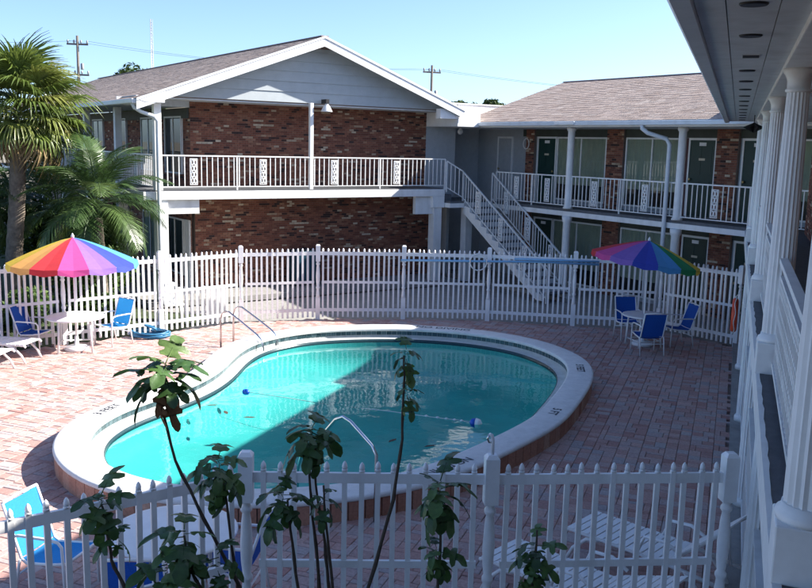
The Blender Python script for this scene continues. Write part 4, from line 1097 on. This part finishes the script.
def feather_leaf(seed, L_=1.9, n=44, mat=None):
    r = random.Random(seed); b = MB(); pts = []
    for i in range(13):
        f = i / 12; pts.append(Vector((L_ * f * (1 - .12 * f), 0, .25 * math.sin(f * 2.2) - .75 * f ** 2.4)))
    b.tube(pts, [.018 * (1 - .85 * i / 12) + .003 for i in range(13)], 4)
    for k in range(n):
        f = .16 + .83 * k / (n - 1); j = min(int(f * 12), 11); t = f * 12 - j; c = pts[j].lerp(pts[j + 1], t); d = (pts[j + 1] - pts[j]).normalized()
        ll = .52 * math.sin(math.pi * min(1, .22 + f * .80)) ** .7 + .10
        for sg_ in (-1, 1):
            out = (Vector((0, sg_, 0)) + d * (.55 + .5 * f) + Vector((0, 0, .25))).normalized(); q = ll * r.uniform(.85, 1.1); dr = r.uniform(.5, 1.1); P = []
            wv_ = d * .017
            for g_, wf in ((0, .5), (.35, 1), (.7, .8), (1, .08)):
                p = c + out * (q * g_) - Vector((0, 0, dr * q * .55 * g_ * g_)); P += [p - wv_ * wf, p + wv_ * wf]
            b.add(P, [(0, 1, 3, 2), (2, 3, 5, 4), (4, 5, 7, 6)])
    return b.mesh('frond', mat or m_palm_d)
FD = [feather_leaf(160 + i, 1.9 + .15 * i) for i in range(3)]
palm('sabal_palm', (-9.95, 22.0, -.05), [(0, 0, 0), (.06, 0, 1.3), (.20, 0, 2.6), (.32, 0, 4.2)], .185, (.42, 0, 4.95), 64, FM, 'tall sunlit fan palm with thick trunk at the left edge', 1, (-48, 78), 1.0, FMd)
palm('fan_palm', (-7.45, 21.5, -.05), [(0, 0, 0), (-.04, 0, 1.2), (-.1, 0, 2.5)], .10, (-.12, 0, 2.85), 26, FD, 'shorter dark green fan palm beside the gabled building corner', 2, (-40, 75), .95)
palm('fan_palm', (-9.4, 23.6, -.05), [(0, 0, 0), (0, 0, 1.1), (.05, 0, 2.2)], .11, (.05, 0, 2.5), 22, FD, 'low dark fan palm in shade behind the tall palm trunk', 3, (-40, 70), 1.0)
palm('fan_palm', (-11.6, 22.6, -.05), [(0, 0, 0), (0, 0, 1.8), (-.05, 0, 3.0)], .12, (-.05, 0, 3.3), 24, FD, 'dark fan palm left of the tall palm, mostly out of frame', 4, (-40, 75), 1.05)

def leafy(b, c, rx, ry, rz, n, ls, r, hollow=.35):
    for _ in range(n):
        while True:
            p = Vector((r.uniform(-1, 1), r.uniform(-1, 1), r.uniform(-1, 1)))
            if hollow < p.length < 1: break
        p = Vector((c[0] + p.x * rx, c[1] + p.y * ry, c[2] + p.z * rz))
        q = Quaternion(Vector((r.gauss(0, 1), r.gauss(0, 1), r.gauss(0, 1))).normalized(), r.uniform(0, 6.28)); s_ = ls * r.uniform(.6, 1.3)
        P = [p + q @ Vector(v) * s_ for v in ((-1, 0, 0), (-.1, .45, .1), (1, 0, 0), (-.1, -.45, .1))]
        b.add(P, [(0, 1, 2, 3)], r.uniform(.001, 1))
def shrub(loc, rx, ry, h, n, ls, label, seed):
    r = random.Random(seed); s_ = empty('garden_shrub', loc, 0, label, 'shrub', 'shrubs behind the left fence')
    b = MB()
    for k in range(7):
        leafy(b, (r.uniform(-.6, .6) * rx, r.uniform(-.6, .6) * ry, h * r.uniform(.35, .75)), rx * .55, ry * .55, h * .32, n // 7, ls, r, .2)
    b.build('foliage', m_bush, s_)
    b = MB()
    for k in range(5): b.tube([(r.uniform(-.1, .1), r.uniform(-.1, .1), 0), (r.uniform(-.5, .5) * rx, r.uniform(-.5, .5) * ry, h * .6)], [.02, .008], 5)
    b.build('stems', m_bark, s_)
for i, (x, y, rx, ry, h, lab) in enumerate(((-9.9, 18.2, .8, .7, 1.15, 'rounded green shrub behind the fence at the left edge'), (-8.6, 19.2, .8, .7, 1.1, 'green shrub behind the fence left of the umbrella pole'), (-7.1, 20.2, .7, .6, .8, 'low green shrub behind the fence under the dark palm'), (-11.3, 20.2, 1.2, 1.0, 1.9, 'tall leafy shrub beside the tall palm trunk'), (-8.4, 22.4, 1.3, .9, 1.7, 'dense shrub in shade between the palms'), (-11.9, 25.0, 1.7, 1.2, 3.6, 'tall dense shrub filling the gap behind the tall palm'), (-10.0, 26.0, 1.5, 1.2, 3.0, 'tall shrub beside the side balcony behind the palms'))):
    shrub((x, y, -.05), rx, ry, h, 2400 if h < 2.5 else 6000, .075 if h < 2.5 else .10, lab, 50 + i)

# distant trees showing above the roofs
def tree(loc, h, cr, label, seed, n=5200):
    r = random.Random(seed); t = empty('distant_tree', loc, 0, label, 'tree', 'trees beyond the roofs')
    b = MB(); b.tube([(0, 0, 0), (.1, 0, h * .35), (.0, .1, h * .62)], [.28, .2, .1], 8)
    for k in range(6):
        a = k * 1.05; b.tube([(.05, 0, h * .4), (cr * .45 * math.cos(a), cr * .45 * math.sin(a), h * r.uniform(.6, .8))], [.12, .03], 6)
    b.build('trunk', m_bark, t)
    b = MB()
    for k in range(13):
        a = r.uniform(0, 6.28); q = cr * math.sqrt(r.random()) * .75
        leafy(b, (q * math.cos(a), q * math.sin(a), h * r.uniform(.55, .90)), cr * .38, cr * .38, h * .11, n // 13, .22, r, .2)
    b.build('crown', m_tree, t)
tree((6.4, 72, 0), 8.25, 2.4, 'distant tree top showing just right of the gable', 81)
tree((3.9, 70, 0), 8.0, 1.6, 'small distant tree top beside the gable end', 82)
tree((10.2, 76, 0), 8.2, 2.4, 'distant tree top behind the left end of the wing roof', 83)
tree((-21.0, 70, 0), 10.2, 2.8, 'distant tree top behind the ridge near the mast', 84)
tree((-34.0, 62, 0), 9.5, 4.5, 'distant tree at far left behind the palm', 85)

# fig saplings in front of the near fence
H_ = [(0, 0), (.10, .02), (.24, -.01), (.30, .10), (.20, .20), (.17, .27), (.32, .30), (.44, .40), (.40, .52), (.26, .53), (.16, .50), (.17, .64), (.20, .80), (.12, .94), (0, 1.0)]
def fig_leaf(seed, mat):
    r = random.Random(seed); b = MB(); k = len(H_); cup = r.uniform(.1, .5); dr = r.uniform(.5, 1.3); ph = r.uniform(0, 6); tw = r.uniform(-.25, .25)
    def Z(x, y): return -dr * y * y * .55 + cup * abs(x) * .7 - (.5 + dr * .5) * x * x + .035 * math.sin(8 * y + ph) * (abs(x) * 3) + tw * x * y
    P = []
    for x, y in H_:
        xl, xr = x * r.uniform(.88, 1.12), -x * r.uniform(.88, 1.12)
        for q in (xl, xl * .5, 0, xr * .5, xr): P.append((q, y * (1 - .10 * dr * y), Z(q, y) - (.03 if q == 0 else 0)))
    F = [(5 * i + j, 5 * i + j + 1, 5 * i + j + 6, 5 * i + j + 5) for i in range(k - 1) for j in range(4)]
    b.add(P, F, 0.0, True)
    b.tube([(0, -.28, .04), (0, 0, -.01), (0, .35, Z(0, .35) - .025)], [.018, .016, .008], 4)
    return b.mesh('leaf', mat)
FL = [fig_leaf(i, m_fig) for i in range(6)]; FDRY = [fig_leaf(20 + i, m_figdry) for i in range(2)]
def fig(label, stems, clusters, seed):
    r = random.Random(seed); base = Vector((stems[0][-1][0], stems[0][-1][1], 0))
    p = empty('fig_sapling', base, 0, label, 'sapling', 'fig saplings before the near fence')
    for s_ in stems:
        low = Vector(s_[-1]); g0 = Vector((low.x + r.uniform(-.05, .1), low.y + r.uniform(-.05, .05), -.03))
        pts = [Vector(q) for q in s_] + [low.lerp(g0, .5) + Vector((.02, 0, 0)), g0]
        fine = []
        for i in range(len(pts) - 1):
            for k in range(4): fine.append(pts[i].lerp(pts[i + 1], k / 4) + Vector((r.uniform(-.004, .004), r.uniform(-.004, .004), 0)))
        fine.append(pts[-1]); n = len(fine)
        b = MB(); b.tube([q - base for q in fine], [(.006 + .011 * i / n) * (1.25 if i % 3 == 0 else 1) for i in range(n)], 7); b.build('stem', m_bark, p)
    for (c, n, ln, hgt, dry) in clusters:
        n = int(n * 1.05)
        for k in range(n):
            az = k * 2.4 + r.uniform(-.4, .4); f = (k + .5) / n
            el_ = rad(36 - 98 * f) + r.uniform(-.3, .3)
            pos = Vector(c) - base + Vector((0, 0, hgt * (.5 - f)))
            s_ = ln * 1.15 * r.uniform(.65, 1.15)
            q = Matrix.Rotation(az, 4, 'Z') @ Matrix.Rotation(el_, 4, 'X') @ Matrix.Rotation(r.uniform(-.5, .5), 4, 'Y')
            isdry = dry and f > 1 - dry
            o = inst('leaf', r.choice(FDRY) if isdry else r.choice(FL), p); off_ = q @ Vector((0, .26 * s_, 0))
            o.location = pos + off_; o.rotation_euler = q.to_euler(); o.scale = (s_ * (.6 if isdry else 1), s_, s_)
    return p
fig('tall fig sapling at left with dry brown leaves under its top', [[(-1.56, 5.6, 2.85), (-1.60, 5.6, 2.70), (-1.51, 5.6, 2.29), (-1.32, 5.6, 1.88), (-1.08, 5.6, 1.39)]], [((-1.56, 5.6, 2.86), 22, .21, .18, .28)], 1)
fig('small fig sapling leftmost, below the blue chair', [[(-1.90, 5.3, 2.10), (-1.88, 5.3, 1.96), (-1.85, 5.3, 1.72), (-1.77, 5.3, 1.53)]], [((-1.90, 5.3, 2.10), 10, .17, .12, 0), ((-1.80, 5.3, 1.86), 4, .13, .08, 0)], 2)
fig('bushy low fig sapling at the bottom left', [[(-1.38, 5.3, 1.90), (-1.35, 5.3, 1.67), (-1.28, 5.3, 1.54)], [(-1.62, 5.35, 1.62), (-1.5, 5.32, 1.4)]], [((-1.38, 5.3, 1.84), 12, .20, .22, 0), ((-1.50, 5.3, 1.62), 10, .20, .2, 0), ((-1.17, 5.32, 1.68), 7, .18, .2, 0)], 3)
fig('fig sapling covering the left post of the near fence', [[(-1.22, 5.7, 2.20), (-1.17, 5.7, 1.76), (-1.12, 5.7, 1.33)]], [((-1.24, 5.7, 2.18), 16, .17, .22, 0)], 4)
fig('fig sapling with two stems in front of the pool middle', [[(-.62, 5.8, 2.42), (-.64, 5.8, 2.13), (-.60, 5.8, 1.73), (-.56, 5.8, 1.30)], [(-.60, 5.84, 2.32), (-.60, 5.84, 2.06), (-.53, 5.84, 1.61), (-.49, 5.84, 1.24)]], [((-.62, 5.8, 2.42), 13, .20, .12, 0)], 5)
fig('short fig sapling left of the two stemmed one', [[(-.76, 5.6, 2.03), (-.74, 5.6, 1.82), (-.69, 5.6, 1.40)]], [((-.79, 5.6, 2.02), 12, .17, .14, 0)], 6)
fig('thin fig shoot with few small leaves right of the two stemmed one', [[(-.53, 5.7, 2.10), (-.51, 5.7, 1.85), (-.46, 5.7, 1.35)]], [((-.52, 5.7, 1.97), 7, .11, .14, 0)], 7)
fig('tallest thin fig stem leaning over the pool with sparse leaves', [[(0, 5.7, 3.02), (0, 5.7, 2.75), (0, 5.7, 2.44), (-.05, 5.7, 2.01), (-.21, 5.7, 1.36)]], [((0.01, 5.7, 3.0), 8, .12, .14, 0), ((.02, 5.7, 2.76), 7, .12, .12, 0)], 8)
fig('fig sapling with a dense drooping head before the near fence', [[(.27, 5.7, 2.05), (.28, 5.7, 1.80), (.27, 5.7, 1.37)]], [((.27, 5.7, 2.06), 15, .19, .2, 0), ((.25, 5.68, 1.62), 9, .16, .12, 0)], 9)
fig('low fig sapling in front of the slatted chaise', [[(.92, 5.6, 1.86), (.92, 5.6, 1.65), (.91, 5.6, 1.44)]], [((.92, 5.6, 1.66), 14, .14, .26, 0), ((.90, 5.6, 1.45), 8, .14, .14, 0)], 10)

# ================================================================== POLES AND WIRES
def util_pole(loc, h, label, arm_az, extra):
    p = empty('utility_pole', loc, 0, label, 'utility pole', 'utility poles beyond the roofs')
    b = MB(); b.tube([(0, 0, 0), (0, 0, h)], [.12, .075], 10); b.build('shaft', m_wood, p)
    d = Vector((math.cos(arm_az), math.sin(arm_az), 0))
    for z in extra:
        b = MB(); b.bar(d * -.62 + Vector((0, 0, h - z)), d * .62 + Vector((0, 0, h - z)), .09, .10); a = b.build('crossarm', m_wood, p)
        for q in (-.56, -.2, .2, .56):
            b = MB(); b.lathe([(.03, 0), (.06, .05), (.05, .10), (.06, .14), (.02, .2)], 8); i_ = b.build('insulator', m_galv, a); i_.location = d * q + Vector((0, 0, h - z + .06))
    b = MB(); b.lathe([(.09, 0), (.10, .03), (.10, .32), (.06, .38)], 12); t_ = b.build('transformer', m_galv, p); t_.location = d.orthogonal() * .0 + Vector((.28, -.1, h - 2.0))
    return p
util_pole((1.36, 60, 0), 9.6, 'dark utility pole with crossarm behind the gable', rad(20), (.45,))
util_pole((-20.2, 55, 0), 10.4, 'utility pole with brackets above the left palm', rad(10), (.5, 2.3))
ms_ = empty('antenna_mast', (-20.0, 70, 0), 0, 'thin lattice antenna mast above the left roof', 'mast')
b = MB()
for k in range(3):
    a = k * 2.094; b.tube([(.09 * math.cos(a), .09 * math.sin(a), 0), (.09 * math.cos(a), .09 * math.sin(a), 13.4)], .022, 5)
b.build('mast_legs', m_galv, ms_)
b = MB()
for k in range(33):
    for j in range(3):
        a, c = j * 2.094, (j + 1) * 2.094
        b.tube([(.09 * math.cos(a), .09 * math.sin(a), k * .4), (.09 * math.cos(c), .09 * math.sin(c), k * .4 + .4)], .010, 4)
b.build('bracing', m_galv, ms_)
def wire(p0, p1, sag, label):
    p0 = Vector(p0); p1 = Vector(p1); w_ = MB(); n = 24
    w_.tube([p0.lerp(p1, i / n) - Vector((0, 0, sag * 4 * (i / n) * (1 - i / n))) - p0 for i in range(n + 1)], .009, 4)
    o = w_.build('power_line', m_black); o.location = p0; setp(o, label, 'cable', 'power lines'); return o
for q, z in ((-.56, 9.35), (.56, 9.35)):
    wire((-20.2 + q, 55 + q * .2, 10.1), (1.36 + q * .94, 60 + q * .34, z), .5, ('lower' if q < 0 else 'upper') + ' thin power line crossing the sky between the two poles')
for q in (-.56, .56):
    wire((1.36 + q * .94, 60 + q * .34, 9.35), (34 + q, 66, 8.6), .7, ('left' if q < 0 else 'right') + ' insulator power line running right from the pole behind the gable')
wire((-45, 52, 10.6), (-20.2, 55, 10.1), .6, 'thin power line at the far left sky')
